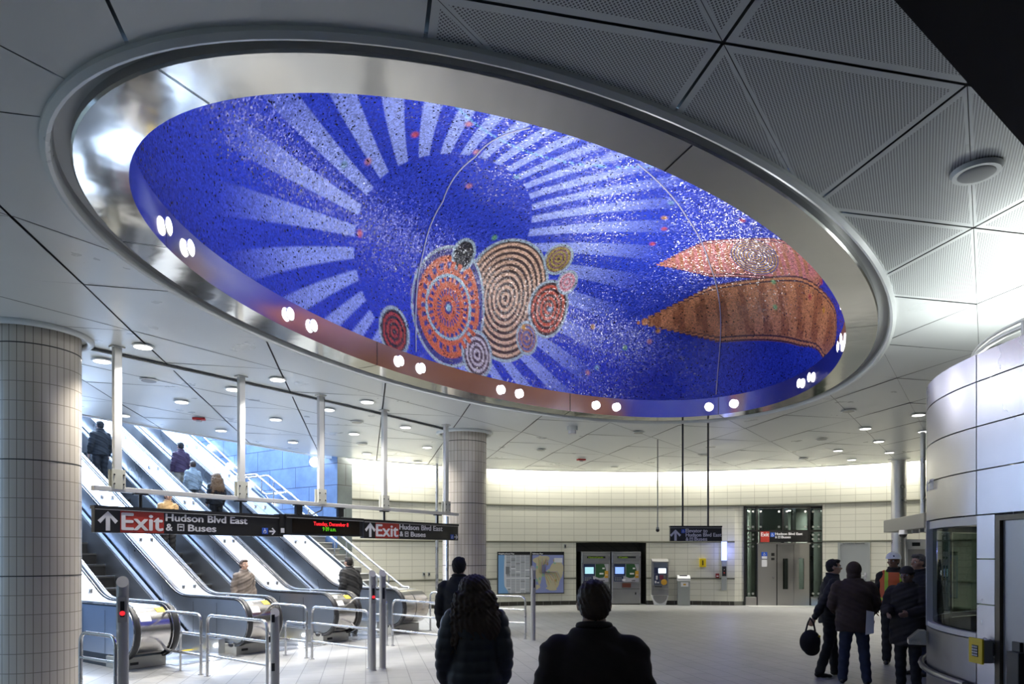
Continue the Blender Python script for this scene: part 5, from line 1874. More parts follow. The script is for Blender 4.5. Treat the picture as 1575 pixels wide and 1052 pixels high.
# hanging camera
hc_ = empty('hanging_camera', D(1011.5, 16.5), 0, 'small dome camera hanging on a thin grey rod in front of the back wall', 'security camera')
zc_ = ZY(813, 16.5)
MB().tube([(0, 0, zc_ + .02), (0, 0, ZC)], 0.014, 8).build('rod', mat('rod_grey', (.35, .36, .35), .5), hc_)
m_ = MB(); m_.disc((0, 0), .035, zc_ - .03, zc_ + .03, 14); m_.build('housing', M_grey_paint, hc_)
MB().ball((0, 0, zc_ - .04), .045, 12).build('dome', M_black, hc_)

# grey service door right of the elevator
e_, L = chord_frame(1289, 1338.5, 'service_door', 'plain grey metal service door in the cream wall right of the elevator', 'door', inset=0.03)
Yd = e_.location.y; zf = lambda py: ZY(py, Yd)
m_ = MB(); zt2 = zf(834.5)
m_.box(-L / 2, -L / 2 + .06, -.05, .05, 0, zt2); m_.box(L / 2 - .06, L / 2, -.05, .05, 0, zt2); m_.box(-L / 2 + .06, L / 2 - .06, -.05, .05, zt2 - .06, zt2)
m_.build('frame', M_grey_paint, e_)
dl = MB().box(-L / 2 + .06, L / 2 - .06, -.03, .03, 0.01, zt2 - .06).build('door_leaf', mat('service_grey', (.34, .36, .36), .35, .3), e_)
m_ = MB(); m_.box(L / 2 - .16, L / 2 - .10, -.05, -.03, .95, 1.15, 0, .005); m_.tube([(L / 2 - .13, -.05, 1.05), (L / 2 - .13, -.09, 1.05), (L / 2 - .25, -.09, 1.05)], .012, 8); m_.build('door_handle', M_rail, dl)
text_mesh('AUTHORIZED PERSONNEL', .05, M_black, e_, -.32, zt2 - .052, -.052, .64, .04, name='door_lettering')

# round steel column, grey beam box, camera and gate near the booth
cc = D(1382.5, 19.9)
rc = empty('steel_column', cc, 0, 'polished round steel column standing before the cream wall near the booth', 'column')
MB().disc((0, 0), .20, 0, ZC, 40).build('shaft', M_steel, rc)
MB().disc((0, 0), .25, ZC - .04, ZC - .005, 40, 0, .3).build('collar', M_ceil, rc)
a = D(1359, 18.2); b = D(1421, 14.6)
d = b - a
bx = empty('beam_box', a, math.atan2(d.y, d.x), 'grey metal beam box hanging from a steel pole left of the booth', 'beam')
L = d.length
MB().box(0, L, 0, .35, 2.30, 2.62, 0, .01).build('box', mat('beam_grey', (.22, .22, .21), .4, .3), bx)
MB().tube([(L * .80, .17, 2.62), (L * .80, .17, ZC)], .055, 12).build('pole', M_steel, bx)
for t in (.45, .62, .78, .9):
    m_ = MB(); m_.box(L * t, L * t + .12, .1, .25, 2.22, 2.30); m_.build('underside_fitting', M_grey_paint, bx)
cd = empty('dome_camera', a + d * .60 + Vector((0, .1, 2.30)), 0, 'white dome camera under the grey beam box', 'security camera')
MB().disc((0, 0), .10, -.10, 0, 20, 0, .085).build('housing', M_white, cd)
MB().ball((0, 0, -.10), .085, 16).build('dome', M_black, cd)
gt = empty('exit_gate', D(1394, 17.0), R(-12), 'grey framed exit gate with two mesh panels behind the standing people', 'gate')
m_ = MB()
for x in (0, .45, .9): m_.box(x - .025, x + .025, -.03, .03, 0, 2.05)
m_.box(-.025, .925, -.03, .03, 1.85, 2.10); m_.box(-.025, .925, -.03, .03, .95, 1.0); m_.box(-.025, .925, -.03, .03, .12, .17)
m_.build('frame', M_alu, gt)
for x in (0.03, .48):
    m_ = MB(); m_.box(x, x + .39, -.005, .005, .17, 1.85); m_.build('gate_panel', mat('gate_panel_grey', (.38, .37, .34), .4, .4), gt)
m_ = MB(); m_.box(.12, .3, -.035, -.03, 1.93, 2.02); m_.box(.5, .56, -.035, -.03, 1.93, 2.02); m_.box(.7, .78, -.035, -.03, 1.93, 2.02); m_.build('dark_marks', M_black, gt)
e_, L, za, zb_, yf = wall_item(1382.5, 1392, 845.5, 850, 'wall_notice', 'small dark red notice high on the cream wall behind the hard hat', 'notice', M_red, .02)
MB().box(-L / 2, L / 2, yf - .004, yf, (za + zb_) / 2 + .01, zb_).build('black_header', M_black, e_)

# ------------------------------------------------------------------ agent booth
BC = Vector((6.79, 6.1, 0)); BR = 2.64
booth = empty('agent_booth', BC, 0, 'rounded steel agent booth with dark windows at the right edge', 'booth')
YSW = -3.2                                             # straight side runs toward the viewer


def bpt(s, off=0.0):
    """point of the booth outline: s<0 is the straight side (metres), s>=0 the angle along the curve"""
    if s < 0:
        return Vector((-BR - off, s, 0))
    a = PI - s
    return Vector(((BR + off) * math.cos(a), (BR + off) * math.sin(a), 0))


def bpanel(name, s0, s1, z0, z1, material, off=0.0, thick=0.03, par=booth, g=0.006):
    n_ = max(1, int((s1 - s0) * (1 if s0 < 0 else BR) / 0.12)) if s0 >= 0 else 1
    gs = g if s0 < 0 else g / BR
    m_ = MB(); vs = []
    for k in range(n_ + 1):
        s = (s0 + gs) + (s1 - s0 - 2 * gs) * k / n_
        if s0 < 0: s = min(s, -1e-6)
        for (o_, z) in ((off, z0 + g), (off, z1 - g), (off - thick, z1 - g), (off - thick, z0 + g)):
            p = bpt(s, o_); vs.append((p.x, p.y, z))
    fs = []
    for k in range(n_):
        for q in range(4):
            fs.append((4 * k + q, 4 * k + (q + 1) % 4, 4 * k + 4 + (q + 1) % 4, 4 * k + 4 + q))
    fs += [(3, 2, 1, 0), (4 * n_, 4 * n_ + 1, 4 * n_ + 2, 4 * n_ + 3)]
    m_.add(vs, fs, 0, n_ > 1 and False)
    o_ = m_.build(name, material, par)
    if s0 >= 0:
        o_.data.polygons.foreach_set('use_smooth', [True] * len(o_.data.polygons))
        try:
            o_.data.set_sharp_from_angle(angle=R(35))
        except Exception:
            pass
    return o_


LV = (2.09, 2.49, 2.88, 3.28, 3.53)
LV2 = (2.09, 2.49, 2.88, 3.28, 3.53)
angs = [0.0, 0.47, 0.94, 1.41, 1.88, 2.35, 2.82]
for i_ in range(6):
    for j_ in range(4):
        bpanel('upper_panel', angs[i_], angs[i_ + 1], LV[j_], LV[j_ + 1], M_booth)
    # windows
    a0, a1 = angs[i_], angs[i_ + 1]
    bpanel('window_head', a0, a1, 2.0, 2.09, M_alu, -0.02)
    bpanel('window_glass', a0 + .02, a1 - .02, 1.04, 2.0, mat('booth_glass', (0.30, 0.37, 0.33), 0.02, 0, trans=1.0, ior=1.2), -0.05, 0.01)
    bpanel('window_sill', a0, a1, 0.98, 1.04, M_alu, 0.0, 0.05)
    p = bpt(a1, -.02)
    m_ = MB(); m_.box(-.03, .03, -.03, .03, .98, 2.09); m_.xf(Matrix.Translation(p) @ Matrix.Rotation(PI - a1, 4, 'Z')); m_.build('window_post', M_alu, booth)
    bpanel('lower_panel', a0, a1, 0.0, 0.98, M_booth_low)
m_ = MB(); pts = [bpt(s, .05) + Vector((0, 0, .56)) for s in [0.03 + .1 * k for k in range(24)]]
m_.tube(pts, .032, 8); m_.build('bumper_rail', M_booth_low, booth)
p = bpt(.46, .10) + Vector((0, 0, .94))
m_ = MB(); m_.prism([(-.08, 0), (.08, 0), (.08, .15), (.02, .15), (-.08, .05)], -.09, .09, 'y'); m_.xf(Matrix.Translation(p + Vector((0, 0, -.16))) @ Matrix.Rotation(-.45, 4, 'Z'))
m_.build('talk_tray', M_steel, booth)
# flat side near the viewer
for j_ in range(4):
    bpanel('upper_panel', -1.6, 0.0, LV[j_], LV[j_ + 1], M_booth)
    bpanel('upper_panel', -3.2, -1.6, LV[j_], LV[j_ + 1], M_booth)
for (z0, z1) in ((0, .86), (.86, 1.30), (1.30, 1.70), (1.70, 2.09)):
    bpanel('pilaster_panel', -0.235, 0.0, z0, z1, M_booth)
m_ = MB()
m_.box(-BR - .0, -BR + .10, -.29, -.235, 0, 2.075); m_.box(-BR, -BR + .10, -1.75, -1.69, 0, 2.075); m_.box(-BR, -BR + .10, -1.69, -.29, 2.03, 2.075)
m_.build('door_frame', mat('bronze_frame', (.10, .085, .06), .4, .6), booth)
dl = MB().box(-BR + .03, -BR + .08, -1.69, -.29, .01, 2.03, 0, .004).build('booth_door', mat('booth_door_grey', (.34, .34, .34), .38, .5), booth)
MB().box(-BR - .04, -BR + .03, -.56, -.42, .42, .94, 0, .008).build('door_lock', M_black, dl)
MB().box(-BR + .0, -BR + .03, -.52, -.43, .94, 1.02, 0, .004).build('lock_plate', M_black, dl)
bpanel('rear_panel', -3.2, -1.76, 0, 2.09, M_booth)
# roof and upstand rail
m_ = MB(); rp = [bpt(s) for s in (-3.2, -1e-6)] + [bpt(s) for s in angs[1:]] + [Vector((BR, -3.2, 0))]
m_.prism([(p.x * .98, p.y * .98) for p in rp], 3.36, 3.40, 'z'); m_.build('roof', M_grey_paint, booth)
m_ = MB(); m_.prism([(p.x * .97, p.y * .97) for p in rp], .02, .04, 'z'); m_.build('booth_floor', M_grey_paint, booth)
m_ = MB()
rail_o = -.42
for z in (3.78, 3.84):
    pts = [bpt(s, rail_o) for s in (-3.2, -2, -1, -.4)] + [bpt(k * .12, rail_o) for k in range(1, 18)]
    m_ = MB(); m_.tube([p + Vector((0, 0, z)) for p in pts], .018 if z > 3.8 else .026, 8); m_.build('roof_rail', M_alu, booth)
for s in (-1.6, -.02, .9, 1.6):
    p = bpt(s, rail_o); m_ = MB(); m_.tube([p + Vector((0, 0, 3.4)), p + Vector((0, 0, 3.82))], .03, 8); m_.build('rail_post', M_alu, booth)
# interior: a lit counter with a small screen
m_ = MB(); m_.box(-1.6, .9, .4, 1.6, .75, .80); m_.build('desk', M_grey_paint, booth)
MB().box(-1.75, -1.70, .5, .9, 1.22, 1.32).build('monitor', mat('monitor_glow', (.2, .4, .6), .3, emit=(.35, .62, .9), estr=1.2), booth)
MB().box(-.1, .0, -2.8, 2.3, .05, 3.3).build('inner_wall', mat('inner_tile', (.14, .15, .12), .5), booth)
# white number on the upper panel of the curve
bn = bpt(.62, .002)
hold = text_mesh('R-550', .12, M_white, booth, -.16, 0, 0, .32, .11, bold=.002, name='booth_number')
hold.location = bpt(.36, .014) + Vector((0, 0, 2.40)); hold.rotation_euler = (0, 0, -PI / 2 - .36)
# uplight tubes standing on the booth roof wash the ceiling
for (s0_, s1_) in ((-3.0, -.1), (.1, 1.5)):
    p = (bpt(s0_, -.8) + bpt(s1_, -.8)) / 2
    m_ = MB(); m_.tube([bpt(s0_, -.8) + Vector((0, 0, 3.46)), bpt(s1_, -.8) + Vector((0, 0, 3.46))], .02, 8)
    m_.build('roof_lamp', M_lamp, booth)
add_light('booth_uplight', 'AREA', BC + Vector((-1.6, -1.6, 3.50)), 170, (0.95, 1.0, 0.98), BC + Vector((-1.6, -1.6, 4.5)), shape='RECTANGLE', size=.5, size_y=3.4)
add_light('booth_uplight', 'AREA', BC + Vector((-1.0, 1.2, 3.50)), 60, (0.95, 1.0, 0.98), BC + Vector((-1.0, 1.2, 4.5)), shape='RECTANGLE', size=2.0, size_y=.5)
# yellow keypad phone
ph_ = empty('keypad_phone', BC + Vector((-BR, 0, 0)), 0, 'yellow keypad phone on the pale steel edge of the booth', 'phone')
MB().box(-.085, -.001, -.215, -.06, .80, 1.0, 0, .006).build('body', mat('phone_grey', (.25, .25, .24), .4), ph_)
MB().box(-.105, -.085, -.225, -.05, .79, 1.01, 0, .006).build('yellow_face', M_yellow, ph_)
kp = MB().box(-.109, -.105, -.175, -.10, .85, .95).build('keypad', M_black, ph_)
m_ = MB()
for i_ in range(3):
    for j_ in range(4):
        m_.box(-.113, -.109, -.170 + .024 * i_, -.154 + .024 * i_, .856 + .024 * j_, .870 + .024 * j_)
        m_.build('key', M_white, kp); m_ = MB()

# ------------------------------------------------------------------ people


def loft(rings, n=16):
    """closed surface through elliptical rings (cx, cy, z, rx, ry)"""
    vs, fs = [], []
    for (cx, cy, z, rx, ry) in rings:
        for k in range(n):
            a = 2 * PI * k / n
            vs.append((cx + rx * math.cos(a), cy + ry * math.sin(a), z))
    for i in range(len(rings) - 1):
        for k in range(n):
            fs.append((i * n + k, i * n + (k + 1) % n, (i + 1) * n + (k + 1) % n, (i + 1) * n + k))
    fs.append(tuple(range(n))[::-1]); b = (len(rings) - 1) * n
    fs.append(tuple(range(b, b + n)))
    return vs, fs


def chain(mb, pts, radii, n=12, balls=True):
    pts = [Vector(p) for p in pts]
    mb.tube(pts, 0, n, radii=radii)
    if balls:
        for p, r in zip(pts, radii):
            mb.ball(p, r, n)


def fused(name, mb, vox, material, parent, smooth=4, disp=None, fmat=None):
    """weld everything in mb into one continuous smooth skin"""
    me = bpy.data.meshes.new('skin'); me.from_pydata([tuple(v) for v in mb.v], [], mb.f)
    t = bpy.data.objects.new('skin', me); COL.objects.link(t)
    md = t.modifiers.new('r', 'REMESH'); md.mode = 'VOXEL'; md.voxel_size = vox
    if smooth:
        sm = t.modifiers.new('s', 'SMOOTH'); sm.iterations = smooth; sm.factor = 0.5
    bpy.context.view_layer.update()
    out = bpy.data.meshes.new_from_object(t.evaluated_get(bpy.context.evaluated_depsgraph_get()))
    bpy.data.objects.remove(t)
    if disp:
        ns = [v.normal.copy() for v in out.vertices]
        for v, nrm in zip(out.vertices, ns):
            v.co += nrm * disp(v.co)
    out.materials.clear()
    for q in (material if isinstance(material, (list, tuple)) else [material]):
        out.materials.append(q)
    out.polygons.foreach_set('use_smooth', [True] * len(out.polygons))
    if fmat:
        for p in out.polygons:
            p.material_index = fmat(p.center)
    o = bpy.data.objects.new(name, out); COL.objects.link(o); o.parent = parent
    return o


def hand(mb, wrist, dirv, inward, curl=0.5):
    """palm, four unequal fingers and a thumb; dirv points along the hand, inward towards the palm side"""
    d = Vector(dirv).normalized(); pin = Vector(inward); pin = (pin - d * pin.dot(d)).normalized()
    side = d.cross(pin).normalized()
    w = Vector(wrist)
    for t in (-1, 0, 1):
        chain(mb, [w + side * .008 * t, w + d * .05 + side * .022 * t, w + d * .085 + side * .027 * t], [.017, .016, .013], 8)
    for k, L in enumerate((.062, .074, .070, .055)):
        o = w + d * .085 + side * (-.028 + .0187 * k)
        a1 = curl * .7; a2 = curl * 1.7
        p1 = o + (d * math.cos(a1) + pin * math.sin(a1)) * L * .5
        p2 = p1 + (d * math.cos(a2) + pin * math.sin(a2)) * L * .5
        chain(mb, [o, p1, p2], [.0105, .0095, .008], 8)
    o = w + d * .03 - side * .024 + pin * .006
    p1 = o + (d * .6 - side * .7 + pin * .35).normalized() * .035
    p2 = p1 + (d * .9 - side * .1 + pin * .3).normalized() * .030
    chain(mb, [o, p1, p2], [.013, .011, .0095], 8)


CL = {}


def cloth(name, c, rough=0.8):
    if name not in CL:
        CL[name] = noise_variation(mat(name, c, rough), c, 0.18, 14.0, None, 0, None, 0.0)
    return CL[name]


SKIN_L = noise_variation(mat('skin_light', (0.42, 0.25, 0.18), 0.5), (0.42, 0.25, 0.18), 0.06, 9)
SKIN_D = noise_variation(mat('skin_dark', (0.24, 0.135, 0.09), 0.5), (0.24, 0.135, 0.09), 0.06, 9)
HAIR_B = mat('black_hair', (0.012, 0.010, 0.009), 0.75)
HAIR_BR = mat('brown_hair', (0.042, 0.020, 0.010), 0.55)
HAIR_G = mat('grey_hair', (0.10, 0.095, 0.09), 0.6)
HAIR_T = mat('blond_hair', (0.20, 0.11, 0.05), 0.6)
EYE_W = mat('eye_white', (0.6, 0.6, 0.58), 0.2)
SHOE = mat('dark_shoe', (0.015, 0.014, 0.013), 0.5)


def person(loc, rz, height, label, top, bottom, skin=None, hair='short', hair_mat=None, hem=0.84, jacket_th=0.022, arms=None, legs=None, lean=0.0,
           yaw=0.0, pitch=0.0, vest=False, puffer=False, glasses=False, wide=1.0, hood=False, hands=True, vox=0.011):
    skin = skin or SKIN_L; hair_mat = hair_mat or HAIR_B
    root = empty('person', loc, rz, label, 'person'); k_ = height / 1.70
    root.scale = (k_, k_, k_)
    A = {'L': ((-.225, -.03, 1.13), (-.235, .06, .88)), 'R': ((.225, -.03, 1.13), (.235, .06, .88))}
    if arms: A.update(arms)
    Lg = {'L': ((-.095, .02, .49), (-.10, -.02, .085)), 'R': ((.095, .02, .49), (.10, -.02, .085))}
    if legs: Lg.update(legs)

    def ly(z):                                          # the trunk leans forward from the hips
        return max(0, z - .92) * math.tan(lean)

    TR = [(.84, .15, .11), (.92, .168, .122), (1.04, .138, .102), (1.18, .152, .114), (1.30, .178, .118), (1.37, .160, .095), (1.41, .115, .078), (1.45, .068, .062), (1.53, .052, .055)]
    Hc = Vector((0, ly(1.59) + .012, 1.59)); neck = Vector((0, ly(1.48), 1.49))
    Rh = Matrix.Translation(neck) @ Matrix.Rotation(yaw, 4, 'Z') @ Matrix.Rotation(pitch, 4, 'X') @ Matrix.Translation(-neck)
    b = MB()
    vs, fs = loft([(0, ly(z), z, rx * wide, ry) for z, rx, ry in TR]); b.add(vs, fs)
    for sd, sx_ in (('L', -1), ('R', 1)):
        sh = Vector((.165 * sx_ * wide, ly(1.36), 1.36)); el_, ha = Vector(A[sd][0]), Vector(A[sd][1])
        el_.y += ly(el_.z); ha.y += ly(ha.z)
        chain(b, [sh, sh.lerp(el_, .5), el_, el_.lerp(ha, .5), ha], [.056, .048, .039, .038, .026], 10)
        if hands:
            hand(b, ha, ha - el_, Vector((-sx_, .15, 0)), .55)
        else:
            hand(b, ha, ha - el_, Vector((-sx_, .15, 0)), 1.1)
        kn, an_ = Vector(Lg[sd][0]), Vector(Lg[sd][1])
        hp_ = Vector((.085 * sx_, 0, .90))
        chain(b, [hp_, hp_.lerp(kn, .5), kn, kn.lerp(an_, .35), an_], [.088, .076, .056, .055, .038], 12)
    hm = MB()
    hm.ball((0, Hc.y - .006, Hc.z + .018), 1, 20, 0, (.075, .094, .092))
    hm.ball((0, Hc.y + .022, Hc.z - .045), 1, 16, 0, (.057, .066, .066))
    hm.ball((0, Hc.y + .055, Hc.z - .088), 1, 10, 0, (.026, .022, .020))
    chain(hm, [(0, Hc.y + .088, Hc.z + .015), (0, Hc.y + .106, Hc.z - .020)], [.008, .014], 8)
    hm.ball((-.012, Hc.y + .095, Hc.z - .024), .009, 6); hm.ball((.012, Hc.y + .095, Hc.z - .024), .009, 6)
    chain(hm, [(-.020, Hc.y + .082, Hc.z - .054), (0, Hc.y + .090, Hc.z - .052), (.020, Hc.y + .082, Hc.z - .054)], [.006, .009, .006], 8)
    chain(hm, [(-.016, Hc.y + .082, Hc.z - .064), (0, Hc.y + .088, Hc.z - .066), (.016, Hc.y + .082, Hc.z - .064)], [.006, .008, .006], 8)
    chain(hm, [(-.045, Hc.y + .072, Hc.z + .024), (-.015, Hc.y + .088, Hc.z + .024)], [.009, .009], 8)
    chain(hm, [(.045, Hc.y + .072, Hc.z + .024), (.015, Hc.y + .088, Hc.z + .024)], [.009, .009], 8)
    for sx_ in (-1, 1):
        hm.ball((.077 * sx_, Hc.y - .004, Hc.z - .006), 1, 10, 0, (.010, .018, .030))
        hm.ball((.045 * sx_, Hc.y + .062, Hc.z - .020), 1, 10, 0, (.022, .022, .022))
    hm.xf(Rh)
    b.add(hm.v, hm.f)
    fused('body', b, min(vox, .010), skin, root, 2)
    for sx_ in (-1, 1):
        e2 = MB(); e2.ball((.031 * sx_, Hc.y + .078, Hc.z + .005), .0125, 10); e2.xf(Rh)
        eo = e2.build('eye', EYE_W, root)
        e3 = MB(); e3.ball((.031 * sx_, Hc.y + .087, Hc.z + .005), .0058, 8); e3.xf(Rh); e3.build('iris', HAIR_B, eo)
        e3 = MB(); chain(e3, [(.018 * sx_, Hc.y + .093, Hc.z + .030), (.048 * sx_, Hc.y + .080, Hc.z + .031)], [.004, .003], 6); e3.xf(Rh); e3.build('eyebrow', hair_mat, root)
    # trousers
    t = MB()
    tt_ = .014
    vs, fs = loft([(0, 0, .80, .10, .09), (0, 0, .86, .165, .12), (0, ly(.95), .95, .172, .126), (0, ly(1.02), 1.02, .15, .112)]); t.add(vs, fs)
    for sd, sx_ in (('L', -1), ('R', 1)):
        kn, an_ = Vector(Lg[sd][0]), Vector(Lg[sd][1]); hp_ = Vector((.085 * sx_, 0, .90))
        an2 = an_ + Vector((0, 0, -.015))
        chain(t, [hp_, hp_.lerp(kn, .5), kn, kn.lerp(an2, .5), an2], [.10, .092, .076, .072, .064], 12)
    fused('trousers', t, .014, bottom, root, 3, disp=lambda c: .004 * math.sin(c.z * 55 + c.x * 20))
    # shoes
    for sd, sx_ in (('L', -1), ('R', 1)):
        an_ = Vector(Lg[sd][1])
        sh_ = MB(); z0 = max(0.0, an_.z - .085)
        sh_.ball((an_.x, an_.y - .015, z0 + .045), 1, 12, 0, (.040, .055, .045)); sh_.ball((an_.x, an_.y + .06, z0 + .033), 1, 12, 0, (.043, .085, .033)); sh_.ball((an_.x + .004 * sx_, an_.y + .13, z0 + .028), 1, 12, 0, (.040, .045, .028))
        fused('shoe', sh_, .009, SHOE, root, 2)
    # jacket
    j = MB(); th_ = jacket_th
    JR = [(hem, .168, .125)] + [(z, rx, ry) for z, rx, ry in ((.92, .172, .128), (1.04, .155, .115), (1.18, .160, .120), (1.30, .182, .122), (1.375, .158, .100), (1.415, .115, .085), (1.45, .078, .075), (1.485, .064, .068)) if z > hem + .03]
    vs, fs = loft([(0, ly(z), z, (rx + th_) * wide, ry + th_) for z, rx, ry in JR], 20); j.add(vs, fs)
    for sd, sx_ in (('L', -1), ('R', 1)):
        sh = Vector((.166 * sx_ * wide, ly(1.355), 1.355)); el_, ha = Vector(A[sd][0]), Vector(A[sd][1]); el_.y += ly(el_.z); ha.y += ly(ha.z)
        cuff = el_.lerp(ha, .93)
        chain(j, [sh, sh.lerp(el_, .5), el_, el_.lerp(cuff, .5), cuff], [.058 + th_, .054 + th_, .046 + th_, .043 + th_, .034 + th_ * .7], 12)
    if puffer:
        df = lambda c: .011 * abs(math.sin(c.z * 36)) ** .6 + .003 * math.sin(c.x * 60)
    else:
        df = lambda c: .005 * math.sin(c.z * 38 + c.x * 25 + c.y * 18) + .003 * math.sin(c.z * 90 + c.x * 40)
    jo = fused('jacket', j, .013, top, root, 4, disp=df)
    col_ = MB(); zc = 1.485
    col_.tube([(.072 * math.cos(a), ly(zc) + .005 + .076 * math.sin(a), zc - .012 * math.sin(a)) for a in [2 * PI * q / 20 for q in range(20)]], .019, 8, 0, True)
    col_.build('collar', top, jo)
    if vest:
        v = MB()
        vr = [(.90, .172, .130), (1.04, .160, .120), (1.18, .164, .124), (1.30, .176, .126), (1.375, .146, .106), (1.42, .10, .088)]
        vs, fs = loft([(0, ly(z), z, (rx + th_ + .014) * wide, ry + th_ + .014) for z, rx, ry in vr], 24); v.add(vs, fs)
        for sx_ in (-1, 1):
            v.ball((.12 * sx_, 0, 1.40), 1, 12, 0, (.06, .08, .055))
        lime = mat('lime_stripe', (0.38, 0.62, 0.02), 0.4); orange = mat('safety_orange', (0.62, 0.12, 0.03), 0.6)
        fused('safety_vest', v, .010, [orange, lime], root, 2, fmat=lambda c: 1 if (.075 < abs(c.x) < .125 or .98 < c.z < 1.03) else 0)
    # hair and headwear
    h = MB()
    if hair == 'short':
        h.ball((0, Hc.y - .016, Hc.z + .030), 1, 18, 0, (.083, .093, .091)); h.ball((0, Hc.y - .035, Hc.z - .010), 1, 14, 0, (.077, .068, .075))
        h.ball((.0, Hc.y + .045, Hc.z + .088), 1, 12, 0, (.062, .045, .028))
        h.xf(Rh); fused('hair', h, .008, hair_mat, root, 1, disp=lambda c: .004 * math.sin(c.x * 160 + c.z * 90) * math.sin(c.y * 130) + .003 * math.sin(c.x * 330 + c.y * 170) * math.sin(c.z * 260))
    elif hair == 'long':
        h.ball((0, Hc.y - .03, Hc.z + .02), 1, 18, 0, (.13, .12, .110)); h.ball((0, Hc.y - .055, Hc.z - .10), 1, 18, 0, (.175, .11, .16)); h.ball((.02, Hc.y - .08, Hc.z - .27), 1, 18, 0, (.195, .10, .16))
        rr = random.Random(11)
        for q in range(46):
            a = rr.uniform(-2.9, .2) if q % 2 else rr.uniform(-PI, 0)
            x, y = math.cos(a) * .15, Hc.y - .05 + math.sin(a) * .10
            z = Hc.z - rr.uniform(.0, .12); L_ = rr.uniform(.22, .40)
            pts = [Vector((x * (1 + .5 * s) + .014 * math.sin(9 * s * PI + q), y + .014 * math.cos(9 * s * PI + q), z - L_ * s)) for s in [w / 12 for w in range(13)]]
            h.tube(pts, .014, 6, radii=[.016 * (1 - .5 * w / 12) for w in range(13)])
        h.xf(Rh); fused('hair', h, .009, hair_mat, root, 1, disp=lambda c: .006 * math.sin(c.x * 120 + c.z * 70) * math.sin(c.y * 90 + c.z * 60))
    elif hair == 'hood':
        h.ball((0, Hc.y - .022, Hc.z + .018), 1, 18, 0, (.103, .112, .118)); h.ball((0, Hc.y - .03, Hc.z - .07), 1, 16, 0, (.095, .095, .09)); h.ball((0, Hc.y - .05, Hc.z - .14), 1, 14, 0, (.12, .07, .05))
        h.xf(Rh); fused('hood', h, .010, top, root, 3)
    elif hair == 'beanie':
        h.ball((0, Hc.y - .012, Hc.z + .045), 1, 18, 0, (.088, .104, .088)); h.tube([(.084 * math.cos(a), Hc.y - .012 + .100 * math.sin(a), Hc.z + .032 + .006 * math.sin(a)) for a in [2 * PI * q / 24 for q in range(24)]], .012, 8, 0, True)
        h.ball((0, Hc.y - .035, Hc.z + .0), 1, 14, 0, (.078, .07, .06))
        h.xf(Rh); fused('knit_hat', h, .008, cloth('dark_knit', (.022, .018, .016)), root, 1)
    elif hair == 'hardhat':
        h.ball((0, Hc.y - .02, Hc.z + .0), 1, 14, 0, (.079, .078, .075)); h.xf(Rh); fused('hair', h, .009, hair_mat, root, 1)
        c = MB(); n_ = 24
        rings = [(Hc.z + .035, .118, .140), (Hc.z + .040, .105, .122), (Hc.z + .075, .100, .118), (Hc.z + .105, .085, .102), (Hc.z + .130, .055, .07), (Hc.z + .140, .02, .03)]
        vs, fs = loft([(0, Hc.y + .0, z, rx, ry) for z, rx, ry in rings], 24); c.add(vs, fs, 0, True)
        c.tube([(0, Hc.y + .115 * math.cos(a), Hc.z + .048 + .094 * math.sin(a)) for a in [PI * q / 12 for q in range(13)]], .010, 8)
        c.xf(Rh); ho = c.build('hard_hat', mat('white_helmet', (.75, .77, .80), .3), root)
        m3 = MB(); m3.ball((-.05, Hc.y + .100, Hc.z + .078), .014, 8, 0, (1, .5, 1)); m3.xf(Rh); m3.build('badge', M_navy, ho)
    if glasses:
        g = MB()
        for sx_ in (-1, 1):
            g.tube([(.032 * sx_ + .021 * math.cos(a), Hc.y + .098, Hc.z + .004 + .015 * math.sin(a)) for a in [2 * PI * q / 14 for q in range(14)]], .0018, 6, 0, True)
            g.tube([(.053 * sx_, Hc.y + .097, Hc.z + .006), (.078 * sx_, Hc.y + .01, Hc.z + .004)], .0018, 6)
        g.tube([(-.011, Hc.y + .099, Hc.z + .006), (.011, Hc.y + .099, Hc.z + .006)], .0018, 6)
        g.xf(Rh); g.build('glasses', M_rail, root)
    return root


BLACKC = cloth('black_cloth', (0.012, 0.012, 0.013)); JEANS = cloth('dark_jeans', (0.022, 0.030, 0.055)); BLACKP = cloth('black_trousers', (0.010, 0.010, 0.012))
# near pedestrians seen from behind
person(D(730, 5.0), R(4), 1.58, 'person with long curly brown hair in a black quilted puffer jacket, seen from behind', cloth('puffer_cloth', (.022, .023, .028), .45), JEANS, hair='long', hair_mat=HAIR_BR, puffer=True, hem=.70, jacket_th=.030, wide=1.02,
       legs={'L': ((-.09, .08, .50), (-.09, .16, .085)), 'R': ((.09, -.04, .49), (.09, -.24, .13))})
person(D(706, 8.0), R(-8), 1.70, 'person with short hair in a dark jacket, walking beyond the curly haired one', BLACKC, BLACKP, hair='short', hem=.80, wide=1.05,
       legs={'L': ((-.09, -.02, .49), (-.09, -.20, .12)), 'R': ((.09, .09, .50), (.09, .18, .085))})
person(D(914, 3.15), R(-3), 1.62, 'person in a broad dark coat with a collar, seen from behind in the foreground', cloth('dark_maroon_cloth', (0.016, 0.007, 0.007)), BLACKP, hair='short', hair_mat=HAIR_BR, hem=.60, jacket_th=.034, wide=1.04)
